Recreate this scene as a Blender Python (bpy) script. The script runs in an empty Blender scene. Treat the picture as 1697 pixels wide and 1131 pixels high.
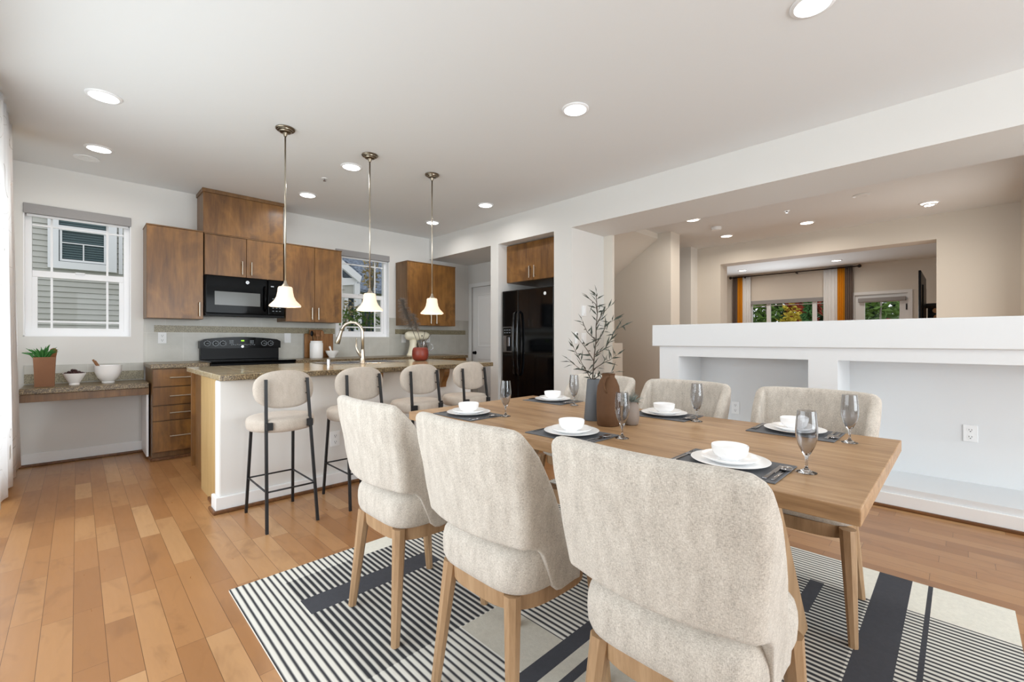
import bpy, bmesh, math, random
from mathutils import Vector, Matrix, Euler
random.seed(7)
PI = math.pi
SC = bpy.context.scene
COL = SC.collection
F_PX = 732.0
# ------------------------------------------------------------------ camera
cam_d = bpy.data.cameras.new('camera'); cam = bpy.data.objects.new('camera', cam_d); COL.objects.link(cam)
cam_d.sensor_fit = 'HORIZONTAL'; cam_d.sensor_width = 36.0
cam_d.lens = 36.0 * F_PX / 1697.0
cam_d.shift_y = (564.0 - 565.5) / 1697.0
cam_d.clip_start = 0.05; cam_d.clip_end = 200
cam.location = (0, 0, 1.142)
cam.rotation_euler = (PI / 2, 0, math.radians(45.4466 - 90))
SC.camera = cam
# ------------------------------------------------------------------ view, world, daylight
SC.view_settings.view_transform = 'Standard'; SC.view_settings.look = 'None'
SC.view_settings.gamma = 1.0; SC.view_settings.use_curve_mapping = False
SC.view_settings.exposure = -0.07
SC.cycles.max_bounces = 12; SC.cycles.diffuse_bounces = 6; SC.cycles.transmission_bounces = 10
SC.cycles.transparent_max_bounces = 12; SC.cycles.sample_clamp_indirect = 6.0
SC.cycles.caustics_reflective = False; SC.cycles.caustics_refractive = False
SC.cycles.use_denoising = True
W = bpy.data.worlds.new('sky'); SC.world = W; W.use_nodes = True
wn = W.node_tree.nodes; bg = wn['Background']
bg.inputs[0].default_value = (0.92, 0.96, 1.0, 1); bg.inputs[1].default_value = 1.2

def area(name, loc, rot, sx, sy, power, color=(1, 1, 1), shape='RECTANGLE', parent=None, spread=PI):
    d = bpy.data.lights.new(name, 'AREA'); d.shape = shape; d.size = sx
    if shape in ('RECTANGLE', 'ELLIPSE'): d.size_y = sy
    d.energy = power; d.color = color; d.spread = spread
    o = bpy.data.objects.new(name, d); COL.objects.link(o)
    o.location = loc; o.rotation_euler = rot
    if parent: o.parent = parent
    return o
DAY = (0.87, 0.945, 1.0)
# area lamps added to boost daylight: left glass doors and an assumed front opening
area('daylight_boost_left', (-0.95, 2.95, 1.25), (0, -PI / 2 - .35, 0), 1.9, 4.8, 118, DAY)
area('front_fill', (1.9, -4.45, 1.4), (PI / 2 + .35, 0, 0), 3.8, 2.2, 235, DAY)
area('daylight_far_window', (11.6, 2.85, 1.35), (0, PI / 2, 0), 1.1, 1.4, 48, DAY)
area('landing_fill', (6.6, -0.40, 1.3), (PI / 2, 0, 0), 1.2, 1.6, 16, (1.0, 0.95, 0.88))  # added warm fill lamp; the landing wall has no window
# ------------------------------------------------------------------ materials
def lin(c):
    if isinstance(c, str):
        c = c.lstrip('#'); c = tuple(int(c[i:i + 2], 16) / 255 for i in (0, 2, 4))
    return tuple(((x / 12.92) if x <= .04045 else ((x + .055) / 1.055) ** 2.4) for x in c[:3]) + (1,)

class NT:
    def __init__(s, name):
        s.m = bpy.data.materials.new(name); s.m.use_nodes = True
        s.t = s.m.node_tree; s.b = s.t.nodes['Principled BSDF']
    def n(s, typ, **k):
        nd = s.t.nodes.new(typ)
        for a, v in k.items():
            if a == 'inp':
                for i, x in v.items():
                    if hasattr(x, 'is_output'): s.t.links.new(x, nd.inputs[i])
                    else: nd.inputs[i].default_value = x
            else: setattr(nd, a, v)
        return nd
    def l(s, a, b): s.t.links.new(a, b)
    def math(s, op, a, b=0.0, c=None):
        i = {0: a, 1: b}
        if c is not None: i[2] = c
        return s.n('ShaderNodeMath', operation=op, inp=i).outputs[0]
    def coord(s): return s.n('ShaderNodeTexCoord').outputs['Object']
    def mapped(s, scale=(1, 1, 1), rot=(0, 0, 0), loc=(0, 0, 0), src=None):
        return s.n('ShaderNodeMapping', inp={0: src or s.coord(), 1: loc, 2: rot, 3: scale}).outputs[0]
    def noise(s, vec, scale, detail=3, rough=.55, dist=0.0):
        return s.n('ShaderNodeTexNoise', inp={'Vector': vec, 'Scale': scale, 'Detail': detail, 'Roughness': rough, 'Distortion': dist}).outputs[0]
    def ramp(s, fac, stops, interp='LINEAR'):
        r = s.n('ShaderNodeValToRGB'); s.l(fac, r.inputs[0]); cr = r.color_ramp; cr.interpolation = interp
        while len(cr.elements) < len(stops): cr.elements.new(.5)
        for e, (p, c) in zip(cr.elements, stops): e.position = p; e.color = lin(c) if not (isinstance(c, tuple) and len(c) == 4) else c
        return r.outputs[0]
    def mix(s, fac, a, b, typ='MIX'):
        m = s.n('ShaderNodeMix', data_type='RGBA', blend_type=typ)
        for i, x in ((0, fac), (6, a), (7, b)):
            if hasattr(x, 'is_output'): s.l(x, m.inputs[i])
            else: m.inputs[i].default_value = x
        return m.outputs[2]
    def base(s, c):
        if hasattr(c, 'is_output'): s.l(c, s.b.inputs['Base Color'])
        else: s.b.inputs['Base Color'].default_value = c
    def set(s, **k):
        for a, v in k.items():
            i = s.b.inputs[a.replace('_', ' ')]
            if hasattr(v, 'is_output'): s.l(v, i)
            else: i.default_value = v
        return s
    def bump(s, h, strength=.2, dist=.01):
        b = s.n('ShaderNodeBump', inp={'Strength': strength, 'Distance': dist, 'Height': h}); s.l(b.outputs[0], s.b.inputs['Normal'])

def paint(name, c, rough=.6, var=.03, scale=1.5, bumps=0.0, spec=.4):
    t = NT(name); v = t.coord(); c = lin(c)
    d = tuple(x * (1 - var) for x in c[:3]) + (1,); e = tuple(min(1, x * (1 + var)) for x in c[:3]) + (1,)
    t.base(t.mix(t.noise(v, scale, 2), d, e)); t.set(Roughness=rough); t.b.inputs['Specular IOR Level'].default_value = spec
    if bumps: t.bump(t.noise(v, 220, 2), bumps, .002)
    return t.m

def metal(name, c, rough=.3):
    t = NT(name); v = t.mapped((1, 1, 60)); c = lin(c)
    t.base(t.mix(t.noise(v, 30, 2), tuple(x * .93 for x in c[:3]) + (1,), c)); t.set(Metallic=1.0, Roughness=rough); return t.m

def wood(name, dark, mid, light, axis='Y', scale=1.0, rough=.4, knots=0.0, coat=0.0):
    t = NT(name); st = {'X': (1.2, 14, 14), 'Y': (14, 1.2, 14), 'Z': (14, 14, 1.2)}[axis]
    v = t.mapped(tuple(a * scale for a in st))
    g = t.noise(v, 2.2, 6, .62, .5); g2 = t.noise(t.mapped(tuple(a * scale * 4 for a in st)), 3, 3, .6)
    f = t.math('ADD', t.math('MULTIPLY', g, .75), t.math('MULTIPLY', g2, .25))
    col = t.ramp(f, [(.3, dark), (.5, mid), (.7, light)])
    if knots:
        k = t.noise(t.mapped((1.6, 1.6, 1.0) if axis == 'Z' else (1, 1, 1)), 1.9, 4, .55, .6)
        col = t.mix(t.math('MULTIPLY', k, knots), col, t.ramp(k, [(.40, dark), (.55, light), (.62, dark)]))
    t.base(col); t.set(Roughness=rough); t.b.inputs['Coat Weight'].default_value = coat; t.b.inputs['Coat Roughness'].default_value = .15
    t.bump(g2, .05, .003); return t.m

def fabric(name, a, b, c):
    t = NT(name); v = t.coord()
    wx = t.noise(t.mapped((620, 620, 180)), 1.0, 2, .6); wy = t.noise(t.mapped((180, 180, 620)), 1.0, 2, .6)
    wv = t.math('MULTIPLY', t.math('ADD', wx, wy), .5)
    mot = t.noise(t.mapped((34, 34, 11)), 1, 4, .65)
    f = t.math('ADD', t.math('MULTIPLY', wv, .72), t.math('MULTIPLY', mot, .28))
    t.base(t.ramp(f, [(.34, a), (.5, b), (.64, c)])); t.set(Roughness=.95); t.b.inputs['Specular IOR Level'].default_value = .15
    t.b.inputs['Sheen Weight'].default_value = .25
    t.bump(wv, .35, .002); return t.m

M = {}
M['wall'] = paint('wall_paint', '#dfdedb', .7, .015, 1.2, .05)
M['wallwarm'] = paint('hall_wall_paint', '#dcd6cc', .7, .015, 1.2, .05)
M['ceiling'] = paint('ceiling_paint', '#e7e9ea', .8, .012, .8, .04)
M['trim'] = paint('white_trim_paint', '#eceded', .35, .01)
M['halfwall'] = paint('half_wall_paint', '#dfe2e4', .55, .01)
M['vinyl'] = paint('white_vinyl', '#f0f1f3', .3, .01)
M['door'] = paint('white_door_paint', '#eceded', .35, .01)
M['cab'] = wood('stained_alder', '#4d3115', '#7a5124', '#966a34', 'Z', .55, .38, .75, .12)
M['cabside'] = wood('stained_alder_side', '#56391b', '#72502a', '#866239', 'Z', .6, .4, .25, .1)
M['shoe'] = wood('brown_shoe_moulding', '#4a2f18', '#6b4526', '#8a5f38', 'Y', 1, .4)
M['maple'] = wood('maple_panel', '#a88858', '#b59766', '#c2a678', 'Z', .5, .45)
M['oak'] = wood('oak_table', '#7f5f40', '#a8845e', '#c0a07a', 'Y', .8, .42)
M['oakleg'] = wood('oak_leg', '#8b6d4d', '#a38361', '#b59673', 'Z', .9, .5)
M['fabric'] = fabric('boucle_cream', '#968e85', '#c0b8ad', '#d9d2c8')
M['stoolfab'] = fabric('stool_fabric', '#a69a8e', '#b7aca0', '#c6bcb0')
M['blackmetal'] = paint('black_metal', '#1d1d1f', .45, .02)
M['blackgloss'] = paint('gloss_black', '#050506', .08, .02, spec=.09)
M['fridgeblack'] = paint('fridge_black_gloss', '#07080a', .06, .02, spec=.5)
M['blackmatte'] = paint('matte_black', '#0e0e10', .3, .02, spec=.12)
M['ovenglass'] = paint('microwave_window', '#5f605e', .15, .02)
M['nickel'] = metal('brushed_nickel', '#c4bcae', .28)
M['steel'] = metal('steel', '#c9cacc', .22)
M['silver'] = metal('dark_silver', '#a3a3a6', .16)
M['bronze'] = metal('aged_nickel', '#8d8272', .28)
M['white'] = paint('white_porcelain', '#fdfdfd', .18, .005)
M['plate'] = paint('outlet_white', '#eef0f1', .35, .005)
M['slot'] = paint('outlet_slot', '#33383c', .5, .01)
M['mat'] = paint('grey_placemat', '#66686c', .7, .05, 200)
M['vgrey'] = paint('grey_ceramic', '#5f6164', .6, .04, 40)
M['vbrown'] = paint('terracotta_ceramic', '#583a20', .75, .10, 60, .1)
M['vtaupe'] = paint('taupe_ceramic', '#86796f', .6, .06, 50)
M['vred'] = paint('rust_vase', '#742f24', .35, .05, 30)
M['leaf'] = paint('olive_leaf', '#3b4238', .6, .25, 40)
M['leafgrey'] = paint('grey_leaf', '#7d8680', .7, .2, 60)
M['twig'] = paint('twig', '#4b4036', .8, .15, 60)
M['pampas'] = paint('pampas_plume', '#6f665e', .9, .25, 80)
M['kraft'] = paint('kraft_paper', '#8a6248', .8, .06, 30)
M['celery'] = paint('celery_leaf', '#2f6b2c', .5, .3, 60)
M['bread'] = paint('bread_crust', '#8b5a36', .8, .25, 40)
M['grape'] = paint('plum_skin', '#3a1c1c', .35, .3, 60)
M['cinnamon'] = paint('cinnamon', '#8a6040', .8, .15, 60)
M['board'] = wood('acacia_board', '#6b4420', '#8d5e2e', '#a97840', 'Z', 1.5, .5)
M['spoonwood'] = paint('utensil_wood', '#9c6f4a', .7, .1, 40)
M['cream'] = paint('cream_enamel', '#ece6cf', .2, .01)
M['shade_fabric'] = paint('grey_shade', '#9c9a9a', .8, .04, 120)
M['creamshade'] = paint('cream_roller_shade', '#e2d9cd', .8, .02, 80)
M['sheer'] = paint('sheer_white', '#eceded', .9, .02, 60)
M['mustard'] = paint('mustard_drape', '#d98f12', .85, .08, 30)
M['yellow'] = paint('yellow_drape', '#d8a522', .85, .08, 30)
M['taupe'] = paint('taupe_drape', '#6f6159', .85, .06, 30)
M['rod'] = paint('dark_rod', '#2c2320', .4, .02)
M['siding'] = paint('siding_paint', '#c6c5bf', .7, .03, 3)
M['roof'] = None
M['dark'] = paint('dark_interior', '#23333a', .25, .1, 6)
M['blind'] = paint('teal_blind', '#54696c', .6, .05, 10)
M['grass'] = paint('lawn', '#5d6b3a', .9, .3, 3)
M['green'] = paint('leaf_green', '#5c7a32', .7, .35, 3)
M['darkgreen'] = paint('leaf_dark_green', '#38522b', .7, .35, 3)
M['conifer'] = paint('conifer_green', '#447038', .8, .3, 4)
M['yellowleaf'] = paint('leaf_yellow', '#c9b23c', .7, .3, 4)
M['redleaf'] = paint('leaf_red', '#a8412c', .7, .3, 4)
M['paleleaf'] = paint('leaf_pale', '#b9a983', .7, .3, 9)
M['trunk'] = paint('bark', '#8c8478', .9, .2, 12)
M['sky_blue'] = paint('display_green', '#9be03a', .4, .01)
M['panelmark'] = paint('panel_marks', '#aeb6bd', .5, .01)
M['tan'] = paint('print_tan', '#b08a68', .7, .1, 10)

def emit(name, c, s, mixbase=.0):
    t = NT(name); t.base(lin(c)); t.set(Roughness=.6)
    t.b.inputs['Emission Color'].default_value = lin(c); t.b.inputs['Emission Strength'].default_value = s; return t.m
M['lens'] = emit('lamp_lens', '#ffffff', 6.0)
M['lensoff'] = emit('lamp_lens_warm', '#fff6e8', 5.0)
M['shade'] = emit('lit_shade_glass', '#ffe8cc', .34)
M['clock'] = emit('clock_digits', '#9be03a', 1.2)

def glass(name, tint, rough=0.0):
    t = NT(name); t.base(lin(tint)); t.set(Roughness=rough, IOR=1.45); t.b.inputs['Transmission Weight'].default_value = 1.0; return t.m
M['flute'] = glass('smoked_glass', '#dcdddf', .0)
def pane(name):
    t = NT(name); tr = t.n('ShaderNodeBsdfTransparent'); gl = t.n('ShaderNodeBsdfGlossy', inp={'Roughness': .02})
    mx = t.n('ShaderNodeMixShader', inp={0: .004, 1: tr.outputs[0], 2: gl.outputs[0]})
    t.l(mx.outputs[0], t.t.nodes['Material Output'].inputs[0]); return t.m
M['pane'] = pane('window_pane')

def mat_floor():
    t = NT('hardwood_planks'); v = t.coord(); s = t.n('ShaderNodeSeparateXYZ', inp={0: v})
    x, y = s.outputs[0], s.outputs[1]; pw = .0905
    xr = t.math('DIVIDE', t.math('ADD', x, 20.012), pw); row = t.math('FLOOR', xr); fx = t.math('FRACT', xr)
    wn_ = t.n('ShaderNodeTexWhiteNoise', noise_dimensions='1D'); t.l(row, wn_.inputs['W']); r1 = wn_.outputs[0]
    L = t.math('ADD', .42, t.math('MULTIPLY', r1, .5))
    yr = t.math('DIVIDE', t.math('ADD', t.math('ADD', y, 30.0), t.math('MULTIPLY', r1, 7.3)), L)
    idx = t.math('FLOOR', yr); fy = t.math('FRACT', yr)
    cv = t.n('ShaderNodeCombineXYZ', inp={0: row, 1: idx, 2: 0.0}).outputs[0]
    w2 = t.n('ShaderNodeTexWhiteNoise', noise_dimensions='2D'); t.l(cv, w2.inputs['Vector']); r2 = w2.outputs[0]
    off = t.n('ShaderNodeVectorMath', operation='SCALE', inp={0: w2.outputs[1], 'Scale': 9.0}).outputs[0]
    vv = t.n('ShaderNodeVectorMath', operation='ADD', inp={0: v, 1: off}).outputs[0]
    grain = t.noise(t.mapped((26, 3, 1), src=vv), 1.6, 5, .6, .4)
    blot = t.noise(t.mapped((5, 2.2, 1), src=vv), 1.7, 3, .55, .8)
    base = t.ramp(r2, [(0, '#98693f'), (.35, '#a6764a'), (.8, '#b28457'), (1, '#c39a6e')])
    col = t.mix(t.math('MULTIPLY', grain, .35), base, lin('#8e6643'))
    col = t.mix(t.ramp(blot, [(.55, '#000000'), (.75, '#ffffff')]), col, t.mix(.5, col, lin('#7d5636')))
    e1 = t.math('LESS_THAN', t.math('ABSOLUTE', t.math('SUBTRACT', fx, .5)), .5 - .009)
    e2 = t.math('LESS_THAN', t.math('ABSOLUTE', t.math('MULTIPLY', t.math('SUBTRACT', fy, .5), L)), t.math('SUBTRACT', t.math('MULTIPLY', L, .5), .0008))
    gap = t.math('MULTIPLY', e1, e2)
    col = t.mix(gap, lin('#5e3c20'), col)
    t.base(col); t.set(Roughness=t.math('ADD', .24, t.math('MULTIPLY', grain, .12)))
    t.bump(gap, .25, .002); return t.m
M['floor'] = mat_floor()

def mat_granite(name, dark):
    t = NT(name); v = t.coord()
    a = t.noise(v, 90, 4, .7); vo = t.n('ShaderNodeTexVoronoi', inp={'Vector': v, 'Scale': 130.0}).outputs[0]
    f = t.math('ADD', t.math('MULTIPLY', a, .7), t.math('MULTIPLY', vo, .35))
    st = [(.3, '#1b1610'), (.42, '#473a28'), (.55, '#746248'), (.70, '#a6946f')] if dark else [(.28, '#8d7f66'), (.45, '#aa9b7f'), (.6, '#bfb298'), (.75, '#d0c6b0')]
    t.base(t.ramp(f, st)); t.set(Roughness=.16 if not dark else .3); return t.m
M['granite'] = mat_granite('granite_slab', True)
def mat_counter():
    t = NT('granite_tile_top'); v = t.coord()
    a = t.noise(v, 70, 5, .7); st = [(.3, '#6f6048'), (.45, '#9c8b6c'), (.6, '#b5a687'), (.75, '#cbbfa6')]
    col = t.ramp(a, st)
    br = t.n('ShaderNodeTexBrick', offset=0.0, inp={'Vector': t.mapped((1, 1, 1), loc=(.02, .05, 0)), 'Scale': 1.0, 'Mortar Size': .003, 'Brick Width': .305, 'Row Height': .305})
    t.base(t.mix(br.outputs['Fac'], col, lin('#d8d2c2'))); t.set(Roughness=.14); return t.m
M['counter'] = mat_counter()
def mat_tile():
    t = NT('stone_wall_tile'); v = t.mapped(rot=(PI / 2, 0, 0), loc=(.1, -.915, 0))
    br = t.n('ShaderNodeTexBrick', offset=0.5, inp={'Vector': v, 'Scale': 1.0, 'Mortar Size': .0022, 'Brick Width': .305, 'Row Height': .305, 'Color1': lin('#b9b8b0'), 'Color2': lin('#c9c8c1'), 'Mortar': lin('#d6d5ce'), 'Bias': 0.0})
    cl = t.noise(t.coord(), 4, 4, .6)
    t.base(t.mix(.5, br.outputs[0], t.ramp(cl, [(.35, '#b2b1a8'), (.65, '#cdccc6')]))); t.set(Roughness=.35); return t.m
M['tile'] = mat_tile()
def mat_mosaic():
    t = NT('mosaic_strip'); v = t.mapped((1, 1, 1), rot=(PI / 2, 0, 0))
    vo = t.n('ShaderNodeTexVoronoi', inp={'Vector': t.mapped((95, 95, 95)), 'Scale': 1.0, 'Randomness': 0.55})
    t.base(t.ramp(vo.outputs[0], [(.0, '#463e2e'), (.34, '#6a6047'), (.46, '#9d9478')])); t.set(Roughness=.35); return t.m
M['mosaic'] = mat_mosaic()
def mat_shingle():
    t = NT('asphalt_shingle'); v = t.mapped((3.0, 12, 12))
    n_ = t.noise(v, 2.5, 3, .7); t.base(t.ramp(n_, [(.35, '#3f4650'), (.5, '#667080'), (.65, '#98a2b0')])); t.set(Roughness=.9); return t.m
M['roof'] = mat_shingle()
def mat_sheerprint():
    t = NT('sheer_printed_curtain'); v = t.mapped((1.0, .55, .35))
    n_ = t.noise(v, 3.0, 1, .3, 2.5)
    b = t.math('ABSOLUTE', t.math('SUBTRACT', n_, .5)); line = t.math('LESS_THAN', b, .0016)
    c = t.mix(line, lin('#f4f4f5'), lin('#c4c1bb')); t.base(c); t.set(Roughness=.9)
    tl = t.n('ShaderNodeBsdfTranslucent', inp={0: c}); mx = t.n('ShaderNodeMixShader', inp={0: .5, 1: t.b.outputs[0], 2: tl.outputs[0]})
    t.l(mx.outputs[0], t.t.nodes['Material Output'].inputs[0]); return t.m
M['sheerprint'] = mat_sheerprint()

# rug fields
def mat_rugplain(name, c):
    t = NT(name); n_ = t.noise(t.coord(), 60, 4, .65); c = lin(c)
    t.base(t.mix(n_, tuple(x * .85 for x in c[:3]) + (1,), tuple(min(1, x * 1.15) for x in c[:3]) + (1,))); t.set(Roughness=1.0); t.b.inputs['Specular IOR Level'].default_value = .1
    t.bump(t.noise(t.coord(), 400, 2), .4, .003); return t.m
def mat_rugstripe(name, duty, dark='#414246', light='#dcdad2', period=.0262):
    t = NT(name); s = t.n('ShaderNodeSeparateXYZ', inp={0: t.coord()})
    fx = t.math('FRACT', t.math('ADD', t.math('DIVIDE', t.math('ADD', s.outputs[0], 10.0), period), t.math('MULTIPLY', t.noise(t.coord(), 14, 2), .06)))
    tri = t.math('ABSOLUTE', t.math('SUBTRACT', fx, .5))
    mr = t.n('ShaderNodeMapRange', interpolation_type='SMOOTHSTEP', inp={0: tri, 1: duty / 2 - .13, 2: duty / 2 + .13, 3: 0.0, 4: 1.0}).outputs[0]
    t.base(t.mix(mr, lin(dark), lin(light))); t.set(Roughness=1.0); t.b.inputs['Specular IOR Level'].default_value = .1
    t.bump(mr, .3, .003); return t.m
RUG = [mat_rugstripe('rug_stripe', .46), mat_rugstripe('rug_stripe_thin', .38), mat_rugstripe('rug_stripe_heavy', .56, '#38393d', '#cbc9c2'),
       mat_rugplain('rug_charcoal', '#4a4b50'), mat_rugplain('rug_cream', '#e3e1d6'), mat_rugplain('rug_stone', '#c4c0b4')]

# ------------------------------------------------------------------ mesh helpers
def tag(o, label=None, cat=None, group=None, kind=None):
    if label: o['label'] = label
    if cat: o['category'] = cat
    if group: o['group'] = group
    if kind: o['kind'] = kind
    return o
def thing(name, label, cat, loc=(0, 0, 0), rz=0.0, group=None):
    o = bpy.data.objects.new(name, None); COL.objects.link(o); o.location = loc; o.rotation_euler = (0, 0, rz)
    o.empty_display_size = .05
    return tag(o, label, cat, group)
def root_of(p):
    while p.parent: p = p.parent
    return p
class MB:
    """collects shapes in a bmesh; put() links it as one mesh object"""
    def __init__(s): s.bm = bmesh.new()
    def box(s, x0, x1, y0, y1, z0, z1, bev=0.0, seg=2, mi=0):
        r = bmesh.ops.create_cube(s.bm, size=1.0); vs = r['verts']
        for v in vs:
            v.co = Vector(((x0 + x1) / 2 + v.co.x * (x1 - x0), (y0 + y1) / 2 + v.co.y * (y1 - y0), (z0 + z1) / 2 + v.co.z * (z1 - z0)))
        fs = {f for v in vs for f in v.link_faces}
        for f in fs: f.material_index = mi
        if bev:
            es = {e for v in vs for e in v.link_edges}
            b = bmesh.ops.bevel(s.bm, geom=list(es), offset=bev, segments=seg, profile=.5, affect='EDGES')
            for f in b['faces']: f.material_index = mi
        return s
    def hull(s, a, b):
        """prism between two quads (lists of 4 points)"""
        va = [s.bm.verts.new(p) for p in a]; vb = [s.bm.verts.new(p) for p in b]; n = len(a)
        s.bm.faces.new(va[::-1]); s.bm.faces.new(vb)
        for i in range(n): s.bm.faces.new((va[i], va[(i + 1) % n], vb[(i + 1) % n], vb[i]))
        return s
    def prism(s, pts, axis, a0, a1):
        """extrude polygon pts (2D) along axis between a0 and a1"""
        def P(p, a): return {'x': (a, p[0], p[1]), 'y': (p[0], a, p[1]), 'z': (p[0], p[1], a)}[axis]
        return s.hull([P(p, a0) for p in pts], [P(p, a1) for p in pts])
    def tube(s, pts, r, n=10, cap=True):
        pts = [Vector(p) for p in pts]; rs = r if isinstance(r, (list, tuple)) else [r] * len(pts); rings = []
        up = None
        for i, p in enumerate(pts):
            d = (pts[min(i + 1, len(pts) - 1)] - pts[max(i - 1, 0)]).normalized()
            if up is None:
                up = d.orthogonal().normalized()
            up = (up - d * up.dot(d)).normalized(); w = d.cross(up)
            rings.append([s.bm.verts.new(p + (up * math.cos(2 * PI * k / n) + w * math.sin(2 * PI * k / n)) * rs[i]) for k in range(n)])
        for a, b in zip(rings, rings[1:]):
            for k in range(n): s.bm.faces.new((a[k], a[(k + 1) % n], b[(k + 1) % n], b[k]))
        if cap: s.bm.faces.new(rings[0][::-1]); s.bm.faces.new(rings[-1])
        return s
    def lathe(s, prof, c=(0, 0, 0), n=32, closed=False, rz=(1, 1)):
        rings = []
        for r, z in prof:
            if r < 1e-6: rings.append([s.bm.verts.new((c[0], c[1], c[2] + z))])
            else: rings.append([s.bm.verts.new((c[0] + r * rz[0] * math.cos(2 * PI * k / n), c[1] + r * rz[1] * math.sin(2 * PI * k / n), c[2] + z)) for k in range(n)])
        pr = list(zip(rings, rings[1:])) + ([(rings[-1], rings[0])] if closed else [])
        for a, b in pr:
            for k in range(n):
                k2 = (k + 1) % n
                if len(a) == 1 and len(b) == 1: continue
                if len(a) == 1: s.bm.faces.new((a[0], b[k2], b[k]))
                elif len(b) == 1: s.bm.faces.new((a[k], a[k2], b[0]))
                else: s.bm.faces.new((a[k], a[k2], b[k2], b[k]))
        return s
    def loops(s, loops, closed=True, cap=True):
        rs = [[s.bm.verts.new(p) for p in l] for l in loops]
        for a, b in zip(rs, rs[1:]):
            n = len(a)
            for k in range(n if closed else n - 1): s.bm.faces.new((a[k], a[(k + 1) % n], b[(k + 1) % n], b[k]))
        if cap: s.bm.faces.new(rs[0][::-1]); s.bm.faces.new(rs[-1])
        return s
    def quad(s, a, b, c, d, mi=0):
        f = s.bm.faces.new([s.bm.verts.new(p) for p in (a, b, c, d)]); f.material_index = mi; return s
    def leafcard(s, base, d, nrm, L, w):
        """a thick little leaf: a bent lens shape"""
        d = d.normalized(); side = d.cross(nrm).normalized(); up = side.cross(d)
        p = [base, base + d * L * .35 + side * w * .5 + up * L * .04, base + d * L + up * L * -.05, base + d * L * .35 - side * w * .5 + up * L * .04]
        q = base + d * L * .45 + up * (w * .18 + L * .06)
        vs = [s.bm.verts.new(x) for x in p]; t = s.bm.verts.new(q)
        for i in range(4): s.bm.faces.new((vs[i], vs[(i + 1) % 4], t))
        s.bm.faces.new(vs[::-1]); return s
    def sphere(s, c, r, u=16, v=10, sc=(1, 1, 1)):
        m = Matrix.Translation(c) @ Matrix.Diagonal((sc[0], sc[1], sc[2], 1))
        bmesh.ops.create_uvsphere(s.bm, u_segments=u, v_segments=v, radius=r, matrix=m); return s
    def put(s, name, mat, parent=None, world=True, smooth=False, angle=None, mats=None):
        """world=True: shapes were given in world coordinates; they are moved into the frame of the thing"""
        if parent is not None and world:
            R = root_of(parent)
            mt = (Matrix.Translation(R.location) @ R.rotation_euler.to_matrix().to_4x4()).inverted()
            s.bm.transform(mt)
        bmesh.ops.recalc_face_normals(s.bm, faces=s.bm.faces[:])
        me = bpy.data.meshes.new(name); s.bm.to_mesh(me); s.bm.free()
        for m in (mats or [mat]): me.materials.append(m)
        if smooth:
            for p in me.polygons: p.use_smooth = True
            if angle: me.set_sharp_from_angle(angle=math.radians(angle))
        o = bpy.data.objects.new(name, me); COL.objects.link(o)
        if parent is not None: o.parent = parent
        return o
def struct(name, mb, mat, parent=None, **k):
    o = mb.put(name, mat, parent, **k)
    if parent is None: o['kind'] = 'structure'
    return o
def copy_tree(o, parent=None):
    c = o.copy(); COL.objects.link(c); c.parent = parent
    for ch in list(o.children): copy_tree(ch, c)
    return c

# ================================================================== SETTING
XR, YB, CE, HD = 3.96, 5.89, 2.74, 2.41
X2, XF = 7.75, 11.75
struct('floor', MB().box(-.6, 4.66, -4.6, 6.05, -.1, 0), M['floor'])
struct('floor_hall', MB().box(4.66, 12.0, -1.6, 7.6, -.1, 0), M['floor'])
struct('ceiling', MB().box(-.6, 12.0, -4.6, 7.6, CE, CE + .1), M['ceiling'])
# back wall with two windows
W1 = (-.345, .388, 1.175, 2.375); W2 = (2.47, 3.266, 1.185, 2.372)
b = MB()
for x0, x1, z0, z1 in ((-.6, W1[0], 0, CE), (W1[0], W1[1], 0, W1[2]), (W1[0], W1[1], W1[3], CE), (W1[1], W2[0], 0, CE), (W2[0], W2[1], 0, W2[2]), (W2[0], W2[1], W2[3], CE), (W2[1], 4.80, 0, CE)):
    b.box(x0, x1, YB, YB + .16, z0, z1)
struct('wall_back', b, M['wall'])
# left wall with wide glass door opening
b = MB(); b.box(-.6, -.45, -4.6, .5, 0, CE).box(-.6, -.45, 5.4, YB, 0, CE).box(-.6, -.45, .5, 5.4, 2.25, CE)
struct('wall_left', b, M['wall'])
# unseen front wall behind the camera, opening added for the fill lamp
b = MB(); b.box(-.45, 0, -4.6, -4.46, 0, CE).box(3.8, 4.5, -4.6, -4.46, 0, CE).box(0, 3.8, -4.6, -4.46, 0, .35).box(0, 3.8, -4.6, -4.46, 2.6, CE)
struct('wall_front', b, M['wall'])
# right wall: header, pillars, fridge alcove, door alcove
b = MB()
b.box(XR, XR + .12, 4.43, YB, HD, CE)                       # header over the door alcove
b.box(XR, 4.80, 4.28, 4.43, 0, CE)                          # pillar between door alcove and fridge
b.box(XR, XR + .12, 3.325, 4.28, HD, CE)                    # header over the fridge
b.box(XR + .12, 4.80, 3.325, 4.43, HD, CE)                  # fridge alcove soffit
b.box(XR + .12, 4.80, 4.43, YB, HD, CE)
b.box(4.75, 4.90, 3.325, 4.28, 0, HD)                       # back of fridge alcove
b.box(XR, 4.60, 3.07, 3.325, 0, CE)                         # pillar next to the opening
struct('wall_right', b, M['wall'])
struct('trim_beam', MB().box(XR, 4.62, -4.46, 3.07, HD, CE), M['wall'])
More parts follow.
